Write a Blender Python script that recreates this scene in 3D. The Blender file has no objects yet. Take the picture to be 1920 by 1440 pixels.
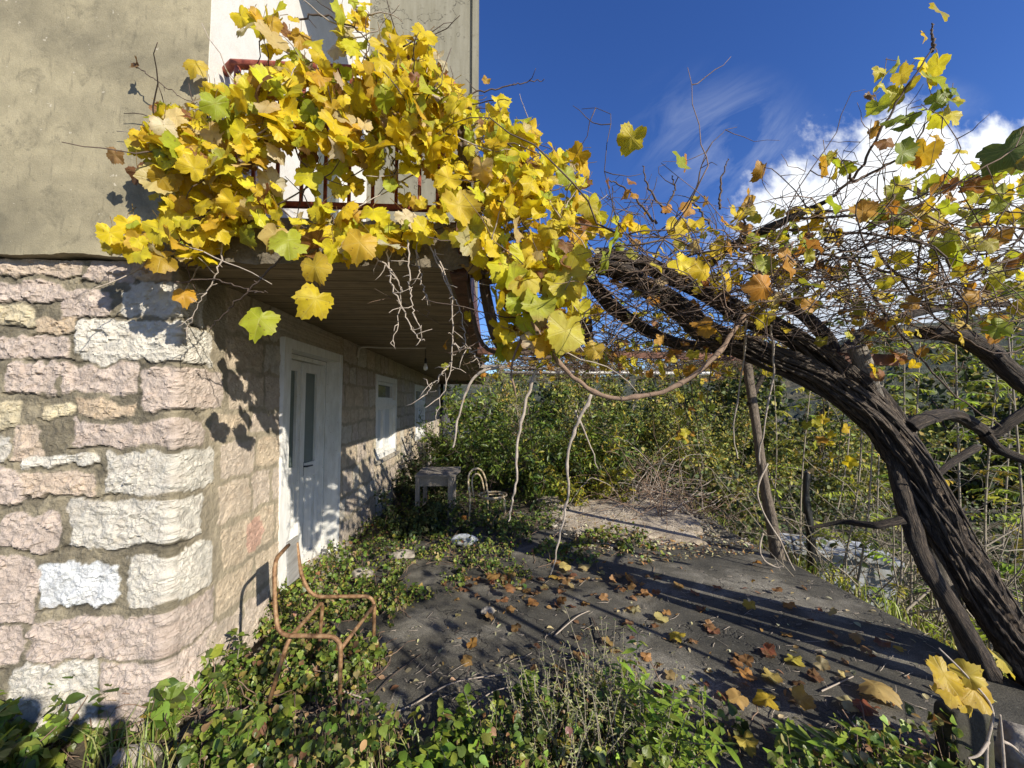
import bpy, bmesh, math, random
import numpy as np
from mathutils import Vector, Matrix

random.seed(7)
RNG = np.random.default_rng(11)
R = math.radians
scene = bpy.context.scene
col = scene.collection

# ------------------------------------------------------------------ camera, sky, sun, exposure
EYE = Vector((0, 0, 1.70))
FPX = 720.0                                   # focal length in pixels of the 1920 px wide photo
cam_d = bpy.data.cameras.new('camera')
cam_d.sensor_width = 36.0
cam_d.lens = FPX / 1920 * 36
cam_d.clip_start = 0.02
cam_d.clip_end = 6000
cam = bpy.data.objects.new('camera', cam_d)
col.objects.link(cam)
cam.location = EYE
cam.rotation_euler = (R(90 + 2.9), 0, R(-3.34))
scene.camera = cam
CROT = cam.rotation_euler.to_matrix()

SUN_TO = Vector((.59, -.655, .469)).normalized()      # towards the sun
SUN_EL = math.asin(SUN_TO.z)
SUN_AZ = math.atan2(SUN_TO.x, SUN_TO.y)               # clockwise from +Y
sun_d = bpy.data.lights.new('sun', 'SUN')
sun_d.energy = 5.0
sun_d.angle = R(0.5)
sun_d.color = (1.0, 0.93, 0.81)
sun = bpy.data.objects.new('sun', sun_d)
col.objects.link(sun)
sun.rotation_euler = (-SUN_TO).to_track_quat('-Z', 'Y').to_euler()

scene.view_settings.view_transform = 'Standard'
scene.view_settings.look = 'None'
scene.view_settings.exposure = 0.62
scene.view_settings.gamma = 1
scene.cycles.max_bounces = 6
scene.cycles.transparent_max_bounces = 4

# ------------------------------------------------------------------ node helper
class NT:
    def __init__(s, nt):
        s.nt = nt
    def n(s, t, ins=None, **kw):
        nd = s.nt.nodes.new(t)
        for k, v in kw.items():
            setattr(nd, k, v)
        for k, v in (ins or {}).items():
            sk = nd.inputs[k]
            if hasattr(v, 'is_output') or isinstance(v, bpy.types.NodeSocket):
                s.nt.links.new(v, sk)
            else:
                sk.default_value = v
        return nd
    def math(s, op, a, b=None, c=None, clamp=False):
        ins = {0: a}
        if b is not None: ins[1] = b
        if c is not None: ins[2] = c
        return s.n('ShaderNodeMath', ins, operation=op, use_clamp=clamp).outputs[0]
    def mix(s, f, a, b, blend='MIX'):
        nd = s.n('ShaderNodeMix', None, data_type='RGBA', blend_type=blend)
        for k, v in ((0, f), (6, a), (7, b)):
            if isinstance(v, bpy.types.NodeSocket): s.nt.links.new(v, nd.inputs[k])
            else: nd.inputs[k].default_value = v if k == 0 else (tuple(v) + (1,))[:4]
        return nd.outputs[2]
    def ramp(s, f, stops, interp='LINEAR'):
        nd = s.n('ShaderNodeValToRGB', {0: f})
        cr = nd.color_ramp
        cr.interpolation = interp
        while len(cr.elements) < len(stops): cr.elements.new(0.5)
        for e, (p, c) in zip(cr.elements, stops):
            e.position = p
            e.color = (c, c, c, 1) if isinstance(c, (int, float)) else (tuple(c) + (1,))[:4]
        return nd.outputs[0]
    def noise(s, vec, scale, detail=4, rough=.55, dist=0, out=0):
        return s.n('ShaderNodeTexNoise', {'Vector': vec, 'Scale': scale, 'Detail': detail, 'Roughness': rough, 'Distortion': dist}).outputs[out]
    def vmul(s, vec, xyz):
        return s.n('ShaderNodeVectorMath', {0: vec, 1: xyz}, operation='MULTIPLY').outputs[0]

# ------------------------------------------------------------------ sky with clouds
world = bpy.data.worlds.new('World')
scene.world = world
world.use_nodes = True
wt = NT(world.node_tree)
world.node_tree.nodes.clear()
sky = wt.n('ShaderNodeTexSky', None, sky_type='NISHITA')
sky.sun_disc = False
sky.sun_elevation = SUN_EL
sky.sun_rotation = SUN_AZ
sky.altitude = 900
sky.air_density = 1.0
sky.dust_density = 0.3
sky.ozone_density = 3.5
hs = wt.n('ShaderNodeHueSaturation', {'Color': sky.outputs[0], 'Saturation': 1.22, 'Value': 1.32, 'Fac': 1.0, 'Hue': 0.517})
tc = wt.n('ShaderNodeTexCoord')
sp = wt.n('ShaderNodeSeparateXYZ', {0: tc.outputs['Generated']})
yy = wt.math('MAXIMUM', sp.outputs[1], 0.05)
U = wt.math('DIVIDE', sp.outputs[0], yy)
V = wt.math('DIVIDE', sp.outputs[2], yy)
uv = wt.n('ShaderNodeCombineXYZ', {0: U, 1: V, 2: 0.0}).outputs[0]
nz = wt.noise(uv, 4.0, 7, .58)
nz2 = wt.noise(uv, 16.0, 5, .6)
wob = wt.math('ADD', wt.math('MULTIPLY', wt.math('SUBTRACT', nz, .5), .34), wt.math('MULTIPLY', wt.math('SUBTRACT', nz2, .5), .10))
blob = None
for (px, py, rr) in ((1540, 460, 145), (1800, 330, 180), (1960, 370, 190), (1660, 430, 190), (1800, 560, 320), (2200, 520, 330)):
    cu, cv, r_ = (px - 918) / 720, (757 - py) / 720, rr / 720
    d = wt.math('SQRT', wt.math('ADD', wt.math('POWER', wt.math('SUBTRACT', U, cu), 2), wt.math('POWER', wt.math('SUBTRACT', V, cv), 2)))
    s_ = wt.math('SUBTRACT', r_, d)
    blob = s_ if blob is None else wt.math('SMOOTH_MAX', blob, s_, 0.05)
cm = wt.math('ADD', blob, wob)
cum = wt.n('ShaderNodeMapRange', {0: cm, 1: -.06, 2: .05}, interpolation_type='SMOOTHSTEP').outputs[0]
# wisps of cirrus, drawn out along a diagonal
rot = wt.n('ShaderNodeVectorRotate', {'Vector': uv, 'Angle': R(-38)}, rotation_type='Z_AXIS').outputs[0]
wz = wt.noise(wt.vmul(rot, (1.5, 4.2, 1)), 2.0, 7, .62, .9)
cu, cv = (1400 - 918) / 720, (757 - 235) / 720
d = wt.math('SQRT', wt.math('ADD', wt.math('POWER', wt.math('MULTIPLY', wt.math('SUBTRACT', U, cu), 1.0), 2), wt.math('POWER', wt.math('MULTIPLY', wt.math('SUBTRACT', V, cv), 1.3), 2)))
wm = wt.n('ShaderNodeMapRange', {0: d, 1: .36, 2: .03, 3: 0, 4: 1}, interpolation_type='SMOOTHSTEP').outputs[0]
cu, cv = (1850 - 918) / 720, (757 - 120) / 720
d2 = wt.math('SQRT', wt.math('ADD', wt.math('POWER', wt.math('SUBTRACT', U, cu), 2), wt.math('POWER', wt.math('MULTIPLY', wt.math('SUBTRACT', V, cv), 2.2), 2)))
wm2 = wt.n('ShaderNodeMapRange', {0: d2, 1: .2, 2: .03, 3: 0, 4: .8}, interpolation_type='SMOOTHSTEP').outputs[0]
wisp = wt.math('MULTIPLY', wt.math('MAXIMUM', wm, wm2), wt.n('ShaderNodeMapRange', {0: wz, 1: .40, 2: .75, 3: 0, 4: .34}).outputs[0])
shade = wt.n('ShaderNodeMapRange', {0: V, 1: .20, 2: .58, 3: .34, 4: 1.0}).outputs[0]
bill = wt.noise(uv, 7.0, 8, .62)
shade = wt.math('MULTIPLY', shade, wt.n('ShaderNodeMapRange', {0: bill, 1: .3, 2: .7, 3: .78, 4: 1.08}).outputs[0])
ccol = wt.mix(shade, (3.2, 4.0, 5.3), (8.8, 9.0, 9.2))
front = wt.math('GREATER_THAN', sp.outputs[1], 0.06)
c1 = wt.mix(wt.math('MULTIPLY', wisp, front), hs.outputs[0], (6.0, 6.6, 7.6))
c2 = wt.mix(wt.math('MULTIPLY', cum, front), c1, ccol)
bg = wt.n('ShaderNodeBackground', {'Color': c2, 'Strength': 0.088})
wo = wt.n('ShaderNodeOutputWorld', {'Surface': bg.outputs[0]})

# ------------------------------------------------------------------ geometry helpers
def ray(px, py):
    d = CROT @ Vector(((px - 960) / FPX, (720 - py) / FPX, -1))
    return d
def at(px, py, Y):
    d = ray(px, py)
    return EYE + d * (Y / d.y)
def onz(px, py, z=0.0):
    d = ray(px, py)
    return EYE + d * ((z - EYE.z) / d.z)

def hash3(i, j, k, seed):
    n = (i * 374761393 + j * 668265263 + k * 2147483647 + seed * 974711) & 0xffffffff
    n = ((n ^ (n >> 13)) * 1274126177) & 0xffffffff
    n = ((n ^ (n >> 16)) * 2246822519) & 0xffffffff
    return ((n ^ (n >> 15)) & 0xffff) / 65535.0
def vnoise(p, seed=0):
    p = np.asarray(p, float)
    i = np.floor(p).astype(np.int64)
    f = p - i
    f = f * f * (3 - 2 * f)
    r = 0
    for dx in (0, 1):
        for dy in (0, 1):
            for dz in (0, 1):
                w = (f[:, 0] if dx else 1 - f[:, 0]) * (f[:, 1] if dy else 1 - f[:, 1]) * (f[:, 2] if dz else 1 - f[:, 2])
                r = r + w * hash3(i[:, 0] + dx, i[:, 1] + dy, i[:, 2] + dz, seed)
    return r
def fbm(p, oct=4, seed=0, gain=.5):
    p = np.asarray(p, float)
    a, s, t = 1.0, 0, 0
    for o in range(oct):
        s = s + a * vnoise(p * 2 ** o, seed + o * 17)
        t += a
        a *= gain
    return s / t

class MB:
    """collects vertices and triangles; build() links them as one mesh object"""
    def __init__(s):
        s.V, s.T, s.C, s.U, s.n = [], [], [], [], 0
    def add(s, V, T, c=(1, 1, 1), uv=None):
        V = np.asarray(V, float).reshape(-1, 3)
        T = np.asarray(T, np.int64).reshape(-1, 3)
        s.V.append(V)
        s.T.append(T + s.n)
        c = np.asarray(c, float)
        s.C.append(np.tile(c, (len(V), 1)) if c.ndim == 1 else c)
        s.U.append(np.zeros((len(V), 2)) if uv is None else np.asarray(uv, float))
        s.n += len(V)
    def box(s, lo, hi, c=(1, 1, 1)):
        x0, y0, z0 = lo; x1, y1, z1 = hi
        V = [(x0, y0, z0), (x1, y0, z0), (x1, y1, z0), (x0, y1, z0), (x0, y0, z1), (x1, y0, z1), (x1, y1, z1), (x0, y1, z1)]
        s.hexa(V, c)
    def hexa(s, V, c=(1, 1, 1)):
        Q = [(0, 3, 2, 1), (4, 5, 6, 7), (0, 1, 5, 4), (1, 2, 6, 5), (2, 3, 7, 6), (3, 0, 4, 7)]
        VV, T = [], []
        for q in Q:                      # split faces so that boxes stay crisp under smooth shading
            b = len(VV)
            VV += [V[i] for i in q]
            T += [(b, b + 1, b + 2), (b, b + 2, b + 3)]
        s.add(VV, T, c)
    def beam(s, a, b, w, h, c=(1, 1, 1), up=(0, 0, 1)):
        a, b = Vector(a), Vector(b)
        d = (b - a).normalized()
        u = Vector(up)
        x = d.cross(u).normalized() * (w / 2)
        y = x.cross(d).normalized() * (h / 2)
        V = [a - x - y, a + x - y, b + x - y, b - x - y, a - x + y, a + x + y, b + x + y, b - x + y]
        s.hexa([tuple(v) for v in V], c)
    def tube(s, P, rad, sides=6, c=(1, 1, 1), caps=True, ridge=None):
        P = np.array([tuple(p) for p in P], float)
        n = len(P)
        rad = np.full(n, rad) if np.isscalar(rad) else np.asarray(rad, float)
        T = np.gradient(P, axis=0)
        T /= np.linalg.norm(T, axis=1)[:, None] + 1e-12
        ref = np.array([0, 0, 1.]) if abs(T[0, 2]) < .9 else np.array([1., 0, 0])
        A = np.cross(T[0], ref); A /= np.linalg.norm(A)
        N = []
        for t in T:
            A = A - t * np.dot(A, t)
            A /= np.linalg.norm(A) + 1e-12
            N.append(A.copy())
        N = np.array(N)
        B = np.cross(T, N)
        th = np.linspace(0, 2 * math.pi, sides, endpoint=False)
        L = np.concatenate([[0], np.cumsum(np.linalg.norm(np.diff(P, axis=0), axis=1))])
        rr = rad[:, None] * np.ones((1, sides))
        if ridge is not None: rr = rr * ridge(L, th)
        V = P[:, None, :] + rr[..., None] * (N[:, None, :] * np.cos(th)[None, :, None] + B[:, None, :] * np.sin(th)[None, :, None])
        uvs = np.stack([np.tile(th[None, :], (n, 1)), np.tile(L[:, None], (1, sides))], -1).reshape(-1, 2)
        V = V.reshape(-1, 3)
        i = np.arange(n - 1)[:, None] * sides
        j = np.arange(sides)[None, :]
        k = (j + 1) % sides
        a, b, c2, d = (i + j).ravel(), (i + k).ravel(), (i + sides + k).ravel(), (i + sides + j).ravel()
        F = np.concatenate([np.stack([a, b, c2], 1), np.stack([a, c2, d], 1)])
        if caps:
            V = np.concatenate([V, P[:1], P[-1:]])
            uvs = np.concatenate([uvs, uvs[:1], uvs[-1:]])
            e0, e1 = n * sides, n * sides + 1
            jj = np.arange(sides); kk = (jj + 1) % sides
            F = np.concatenate([F, np.stack([np.full(sides, e0), kk, jj], 1), np.stack([np.full(sides, e1), (n - 1) * sides + jj, (n - 1) * sides + kk], 1)])
        s.add(V, F, c, uvs)
    def build(s, name, mat, parent=None, smooth=True):
        me = bpy.data.meshes.new(name)
        V = np.concatenate(s.V).astype(np.float32)
        T = np.concatenate(s.T).astype(np.int32)
        me.vertices.add(len(V)); me.vertices.foreach_set('co', V.ravel())
        me.loops.add(T.size); me.loops.foreach_set('vertex_index', T.ravel())
        me.polygons.add(len(T))
        me.polygons.foreach_set('loop_start', np.arange(0, T.size, 3, dtype=np.int32))
        me.polygons.foreach_set('use_smooth', np.full(len(T), smooth))
        me.update(calc_edges=True)
        C = np.concatenate(s.C)
        a = me.color_attributes.new('Col', 'FLOAT_COLOR', 'POINT')
        a.data.foreach_set('color', np.concatenate([C, np.ones((len(C), 1))], 1).astype(np.float32).ravel())
        Uv = np.concatenate(s.U)
        if np.any(Uv):
            u = me.uv_layers.new(name='UVMap')
            u.data.foreach_set('uv', Uv[T.ravel()].astype(np.float32).ravel())
        me.validate()
        ob = bpy.data.objects.new(name, me)
        col.objects.link(ob)
        me.materials.append(mat)
        if parent is not None: ob.parent = parent
        return ob

def empty(name, loc, label, cat, group=None):
    o = bpy.data.objects.new(name, None)
    o.empty_display_size = .1
    col.objects.link(o)
    o.location = loc
    tag(o, label, cat, group)
    return o
def tag(o, label=None, cat=None, group=None, kind=None):
    if label: o['label'] = label
    if cat: o['category'] = cat
    if group: o['group'] = group
    if kind: o['kind'] = kind
    return o
def rebase(root):
    """children are built in world coordinates: shift them under their thing's base"""
    for ch in list(root.children):
        if ch.type == 'MESH' and tuple(ch.location) == (0, 0, 0):
            ch.data.transform(Matrix.Translation(-Vector(root.location)))
            for g in ch.children:
                if g.type == 'MESH': g.data.transform(Matrix.Translation(-Vector(root.location)))

def smooth_path(P, n):
    P = np.array([tuple(p) for p in P], float)
    m = len(P)
    t = np.linspace(0, m - 1, n)
    i = np.clip(np.floor(t).astype(int), 0, m - 2)
    f = (t - i)[:, None]
    p0 = P[np.clip(i - 1, 0, m - 1)]; p1 = P[i]; p2 = P[i + 1]; p3 = P[np.clip(i + 2, 0, m - 1)]
    return .5 * ((2 * p1) + (-p0 + p2) * f + (2 * p0 - 5 * p1 + 4 * p2 - p3) * f ** 2 + (-p0 + 3 * p1 - 3 * p2 + p3) * f ** 3)
def walk(start, d, length, n, wander=.25, droop=0.0, seed=None):
    p = np.array(tuple(start), float); d = np.array(tuple(d), float); d /= np.linalg.norm(d)
    out = [p.copy()]
    st = length / n
    for _ in range(n):
        d = d + RNG.normal(0, wander, 3) + np.array([0, 0, -droop])
        d /= np.linalg.norm(d)
        p = p + d * st
        out.append(p.copy())
    return np.array(out)

# ------------------------------------------------------------------ leaves
def vine_leaf(seed):
    rs = np.random.default_rng(seed)
    N = 44
    th = np.linspace(-math.pi, math.pi, N, endpoint=False) + math.pi / N          # 0 = tip (+y)
    a = np.abs(th)
    lob = rs.uniform(.0, .12)
    r = .74 - lob * np.cos(5 * a * .5 * 1.0) * 0
    lobes = np.maximum.reduce([1.0 * np.exp(-(a / .42) ** 2), .90 * np.exp(-((a - 1.13) / .42) ** 2), .72 * np.exp(-((a - 2.15) / .50) ** 2)])
    r = (1 - lob * 1.9) * .82 + lobes * (.13 + lob * 1.5)
    r = r * (1 - .55 * np.exp(-((a - math.pi) / .30) ** 2))
    r = r * (1 + .042 * np.where(np.arange(N) % 2, 1, -1)) * rs.uniform(.93, 1.07, N)
    x, y = r * np.sin(th) * .92, r * np.cos(th)
    pts = [np.zeros((1, 2)), np.stack([x, y], 1) * .5, np.stack([x, y], 1)]
    P = np.concatenate(pts)
    rr = np.concatenate([[0], r * .5, r])
    tt = np.concatenate([[0], th, th])
    fold = rs.uniform(.05, .5); cup = rs.uniform(-.5, .5); droop = rs.uniform(0, .75)
    z = -fold * np.abs(P[:, 0]) * .6 + cup * rr ** 2 * .5 - droop * np.clip(P[:, 1], 0, 1) ** 2 * .6
    z += .14 * rr * np.sin(3 * tt + rs.uniform(0, 6)) + .06 * rr * np.sin(5 * tt + rs.uniform(0, 6)) + rs.normal(0, .018, len(P)) * rr
    if rs.random() < .3: z += rs.uniform(.3, .8) * np.clip(np.abs(P[:, 0]) - .25, 0, 1)
    V = np.column_stack([P[:, 0], P[:, 1], z])
    i = np.arange(N); j = (i + 1) % N
    T = np.concatenate([np.stack([np.zeros(N, int), 1 + j, 1 + i], 1), np.stack([1 + i, 1 + j, 1 + N + j], 1), np.stack([1 + i, 1 + N + j, 1 + N + i], 1)])
    return V, T[:, ::-1], P.copy()
VINE = [vine_leaf(100 + i) for i in range(22)]

def lance_leaf(w=.28, n=4, bend=.25, fold=.25):
    ys = np.linspace(0, 1, n + 1)
    ws = w * np.sin(np.pi * np.clip(ys * .96 + .02, 0, 1)) ** .8
    V, T = [], []
    for y, ww in zip(ys, ws):
        zz = -bend * y * y
        V += [(-ww, y, zz + fold * ww), (0, y, zz), (ww, y, zz + fold * ww)]
    for k in range(n):
        b = 3 * k
        T += [(b, b + 1, b + 4), (b, b + 4, b + 3), (b + 1, b + 2, b + 5), (b + 1, b + 5, b + 4)]
    V = np.array(V)
    return V, np.array(T), V[:, :2] * np.array([1 / w * .5, 1]) 
LANCE = [lance_leaf(.16, 3, b, .3) for b in (.0, .25, .5)]
OVATE = [lance_leaf(w, 3, b, .35) for w, b in ((.34, .1), (.40, .35), (.30, .55))]
def ivy_leaf(seed):
    rs = np.random.default_rng(seed)
    th = np.array([-2.6, -2.0, -1.45, -1.05, -.65, -.3, 0, .3, .65, 1.05, 1.45, 2.0, 2.6])
    r = np.array([.42, .60, .72, .80, .72, .86, 1.0, .86, .72, .80, .72, .60, .42]) * rs.uniform(.92, 1.08, 13)
    P = np.concatenate([[[0, 0]], np.stack([r * np.sin(th) * .85, r * np.cos(th)], 1)])
    P[:, 1] += .3
    P[0] = (0, .22)
    z = .22 * np.abs(P[:, 0]) - .22 * np.clip(P[:, 1], 0, 2) ** 2 + rs.normal(0, .04, 14)
    V = np.column_stack([P, z])
    T = np.array([(0, i + 1, i) for i in range(1, 13)] + [(0, 1, 13)])
    return V, T, P.copy()
IVY = [ivy_leaf(i) for i in range(8)]

def put_leaves(mb, tmpl, pos, tip, nor, size, colr):
    """place one leaf per row: tip direction, face normal, size and colour"""
    pos = np.asarray(pos, float); n = len(pos)
    if n == 0: return
    tip = tip / (np.linalg.norm(tip, axis=1)[:, None] + 1e-9)
    nor = nor - tip * np.sum(nor * tip, 1)[:, None]
    nor /= np.linalg.norm(nor, axis=1)[:, None] + 1e-9
    side = np.cross(tip, nor)
    which = RNG.integers(0, len(tmpl), n)
    for w in range(len(tmpl)):
        idx = np.where(which == w)[0]
        if len(idx) == 0: continue
        V, T, uv = tmpl[w]
        m = len(V)
        W = pos[idx][:, None, :] + size[idx][:, None, None] * (V[None, :, 0:1] * side[idx][:, None, :] + V[None, :, 1:2] * tip[idx][:, None, :] + V[None, :, 2:3] * nor[idx][:, None, :])
        TT = T[None] + (np.arange(len(idx)) * m)[:, None, None]
        mb.add(W.reshape(-1, 3), TT.reshape(-1, 3), np.repeat(colr[idx], m, axis=0), np.tile(uv, (len(idx), 1)))
def rnd(n, s=1.0): return RNG.normal(0, s, (n, 3))
def pick(pal, n, jit=.12):
    w = np.array([p[0] for p in pal], float)
    k = RNG.choice(len(pal), n, p=w / w.sum())
    c = np.array([p[1] for p in pal], float)[k]
    return np.clip(c * (1 + RNG.normal(0, jit, (n, 1))) * (1 + RNG.normal(0, jit * .35, (n, 3))), .004, .95)
PAL_Y = [(5.5, (.76, .60, .025)), (3.5, (.66, .60, .03)), (1.1, (.58, .37, .03)), (1.6, (.42, .47, .035)), (.8, (.62, .50, .22)), (.4, (.24, .11, .04)), (.5, (.62, .53, .36))]
PAL_YG = [(3, (.62, .56, .04)), (3, (.42, .48, .04)), (1.6, (.24, .32, .035)), (1.4, (.60, .42, .04)), (.8, (.54, .28, .04)), (.4, (.25, .11, .04))]
PAL_CAN = [(4, (.72, .55, .03)), (2, (.48, .44, .04)), (2, (.55, .28, .04)), (1.2, (.36, .42, .04)), (.5, (.30, .13, .04)), (.8, (.58, .46, .26))]

def in_poly(x, y, poly):
    inside = np.zeros(len(x), bool)
    m = len(poly)
    for i in range(m):
        x0, y0 = poly[i]; x1, y1 = poly[(i + 1) % m]
        c = ((y0 > y) != (y1 > y)) & (x < (x1 - x0) * (y - y0) / (y1 - y0 + 1e-9) + x0)
        inside ^= c
    return inside
def sample_poly(poly, n):
    P = np.array(poly, float)
    lo, hi = P.min(0), P.max(0)
    out = np.zeros((0, 2))
    while len(out) < n:
        q = RNG.uniform(lo, hi, (n * 2, 2))
        out = np.concatenate([out, q[in_poly(q[:, 0], q[:, 1], poly)]])
    return out[:n]
def at_many(pp, Y):
    return np.array([tuple(at(x, y, yy_)) for (x, y), yy_ in zip(pp, Y)])
def onz_many(pp, z=0.0):
    return np.array([tuple(onz(x, y, z)) for (x, y) in pp])

# ------------------------------------------------------------------ materials
def material(name, fn):
    m = bpy.data.materials.new(name)
    m.use_nodes = True
    m.node_tree.nodes.clear()
    t = NT(m.node_tree)
    sh = fn(t)
    t.n('ShaderNodeOutputMaterial', {'Surface': sh})
    return m
def pbsdf(t, colr, rough=.8, bump=None, strength=.3, dist=.01, **kw):
    ins = {'Base Color': colr if isinstance(colr, bpy.types.NodeSocket) else tuple(colr) + (1,), 'Roughness': rough}
    ins.update(kw)
    if bump is not None:
        ins['Normal'] = t.n('ShaderNodeBump', {'Height': bump, 'Strength': strength, 'Distance': dist}).outputs[0]
    return t.n('ShaderNodeBsdfPrincipled', ins).outputs[0]
def objc(t): return t.n('ShaderNodeTexCoord').outputs['Object']
def vcol(t): return t.n('ShaderNodeVertexColor', None, layer_name='Col').outputs[0]

def f_leaf(trans=.5, veins=True, rough=.45, blotch=True):
    def f(t):
        c = vcol(t)
        o = objc(t)
        nzv = t.noise(o, 38, 3)
        c = t.mix(t.math('MULTIPLY', t.ramp(nzv, [(.35, 0), (.7, 1)]), .35), c, t.mix(1.0, c, (.62, .50, .45), 'MULTIPLY'))
        if blotch:
            b = t.ramp(t.noise(o, 70, 2), [(.66, 0), (.72, 1)])
            c = t.mix(t.math('MULTIPLY', b, .65), c, (.16, .075, .03))
        bump = t.noise(o, 120, 2)
        if veins:
            u = t.n('ShaderNodeUVMap', None, uv_map='UVMap').outputs[0]
            s = t.n('ShaderNodeSeparateXYZ', {0: u})
            ang = t.math('ARCTAN2', s.outputs[0], s.outputs[1])
            rr = t.n('ShaderNodeVectorMath', {0: u}, operation='LENGTH').outputs['Value']
            k = t.math('DIVIDE', t.math('ABSOLUTE', ang), 1.07)
            dd = t.math('ABSOLUTE', t.math('SUBTRACT', k, t.math('ROUND', k)))
            d = t.math('MULTIPLY', t.math('MULTIPLY', dd, 1.07), rr)
            v = t.ramp(d, [(.0, 1), (.028, 0)])
            w = t.math('SINE', t.math('MULTIPLY', t.math('SUBTRACT', rr, t.math('MULTIPLY', dd, 1.1)), 34))
            sv = t.ramp(w, [(.86, 0), (1.0, 1)])
            ed = t.math('MULTIPLY', t.ramp(rr, [(.55, 0), (.95, 1)]), t.ramp(t.noise(o, 9, 3), [(.50, 0), (.62, 1)]))
            c = t.mix(t.math('MULTIPLY', ed, .75), c, (.26, .12, .035))
            c = t.mix(t.math('MULTIPLY', v, .45), c, t.mix(.5, c, (.62, .55, .22)))
            c = t.mix(t.math('MULTIPLY', sv, .22), c, (.55, .50, .16))
            bump = t.math('ADD', t.math('MULTIPLY', bump, .4), t.math('ADD', v, t.math('MULTIPLY', sv, .5)))
        p = pbsdf(t, c, rough, bump, .35, .004, **{'Specular IOR Level': .35})
        tr = t.n('ShaderNodeBsdfTranslucent', {'Color': t.mix(1.0, c, (1.0, .95, .6), 'MULTIPLY')}).outputs[0]
        return t.n('ShaderNodeMixShader', {0: trans, 1: p, 2: tr}).outputs[0]
    return f
M = {}
M['vine_leaf'] = material('vine_leaf', f_leaf())
M['green_leaf'] = material('green_leaf', f_leaf(.30, False, .38, False))
M['dull_leaf'] = material('dull_leaf', f_leaf(.28, False, .6, False))

def f_bark(c0, c1, c2, sc=1.0, st=.9):
    def f(t):
        u = t.n('ShaderNodeUVMap', None, uv_map='UVMap').outputs[0]
        s = t.n('ShaderNodeSeparateXYZ', {0: u})
        v = t.n('ShaderNodeCombineXYZ', {0: t.math('MULTIPLY', t.math('COSINE', s.outputs[0]), 1.3), 1: t.math('MULTIPLY', t.math('SINE', s.outputs[0]), 1.3), 2: t.math('MULTIPLY', s.outputs[1], 1.6)}).outputs[0]
        n1 = t.noise(v, 7 * sc, 6, .65, .3)
        n2 = t.noise(objc(t), 60, 4)
        c = t.ramp(n1, [(.32, c0), (.5, c1), (.68, c2)])
        c = t.mix(.35, c, t.mix(1.0, c, t.ramp(n2, [(.3, .4), (.7, 1.5)]), 'MULTIPLY'))
        return pbsdf(t, c, .85, t.math('ADD', n1, t.math('MULTIPLY', n2, .25)), st, .03)
    return f
M['vine_bark'] = material('vine_bark', f_bark((.006, .004, .003), (.032, .022, .016), (.19, .145, .10), 1.3))  # bark tone lowered for its shaded side; crevices and highlights in the ramp
M['lit_strip_bark'] = material('lit_strip_bark', f_bark((.012, .009, .007), (.085, .062, .045), (.34, .275, .21), 1.6))  # paler bark for the strips, a highlight painted along the stems
M['cane_bark'] = material('cane_bark', f_bark((.10, .06, .04), (.20, .13, .085), (.32, .23, .16), 2, .3))
M['pale_twig'] = material('pale_twig', f_bark((.20, .16, .12), (.36, .30, .24), (.50, .44, .37), 2, .3))
M['dark_twig'] = material('dark_twig', f_bark((.035, .022, .016), (.085, .058, .042), (.17, .125, .095), 2, .3))
M['sapling_bark'] = material('sapling_bark', f_bark((.12, .10, .07), (.26, .22, .16), (.40, .35, .27), 2, .3))
M['post_bark'] = material('post_bark', f_bark((.04, .03, .022), (.13, .10, .075), (.30, .25, .19), 1.6, .6))
M['old_wood'] = material('old_wood', f_bark((.08, .065, .05), (.22, .19, .155), (.42, .38, .32), 1.6, .6))

def f_stone(t):
    c = vcol(t)
    o = objc(t)
    n1 = t.noise(o, 22, 6, .65)
    n2 = t.noise(o, 110, 4, .7)
    c = t.mix(1.0, c, t.ramp(n1, [(.25, (.72, .70, .66)), (.5, (1, 1, 1)), (.75, (1.18, 1.15, 1.1))]), 'MULTIPLY')
    c = t.mix(t.math('MULTIPLY', t.ramp(n2, [(.58, 0), (.72, 1)]), .35), c, (.17, .14, .10))
    return pbsdf(t, c, .9, t.math('ADD', n1, t.math('MULTIPLY', n2, .45)), .75, .02)
M['stone'] = material('stone', f_stone)

def f_plaster(c0, c1, stain, dark=.5, white=True):
    def f(t):
        o = objc(t)
        n1 = t.noise(o, 1.6, 6, .6, .4)
        n2 = t.noise(o, 11, 6, .68)
        n3 = t.noise(t.vmul(o, (6, 6, 1.3)), 5, 5, .6)
        n4 = t.noise(o, 150, 3, .7)
        c = t.mix(t.ramp(n2, [(.3, 0), (.7, 1)]), c0, c1)
        c = t.mix(t.math('MULTIPLY', t.ramp(n1, [(.44, 0), (.66, 1)]), dark), c, stain)
        c = t.mix(t.math('MULTIPLY', t.ramp(t.noise(o, 5.5, 6, .75, .6), [(.55, 0), (.66, 1)]), dark * .75), c, stain)
        c = t.mix(t.math('MULTIPLY', t.ramp(t.noise(o, 48, 4, .7), [(.64, 0), (.70, 1)]), dark * .7), c, (.075, .062, .04))
        c = t.mix(t.math('MULTIPLY', t.ramp(n3, [(.58, 0), (.72, 1)]), dark * .8), c, stain)
        if white: c = t.mix(t.math('MULTIPLY', t.ramp(t.noise(o, 26, 3, .6), [(.70, 0), (.74, 1)]), .6), c, (.55, .50, .40))
        c = t.mix(.25, c, t.mix(1.0, c, t.ramp(n4, [(.3, .55), (.7, 1.4)]), 'MULTIPLY'))
        return pbsdf(t, c, .92, t.math('ADD', n2, t.math('MULTIPLY', n4, .5)), .35, .012)
    return f
M['plaster'] = material('beige_plaster', f_plaster((.345, .30, .19), (.27, .235, .145), (.13, .115, .075), .85))
M['white_plaster'] = material('white_plaster', f_plaster((.66, .645, .60), (.60, .58, .52), (.45, .42, .36), .2, False))
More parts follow.
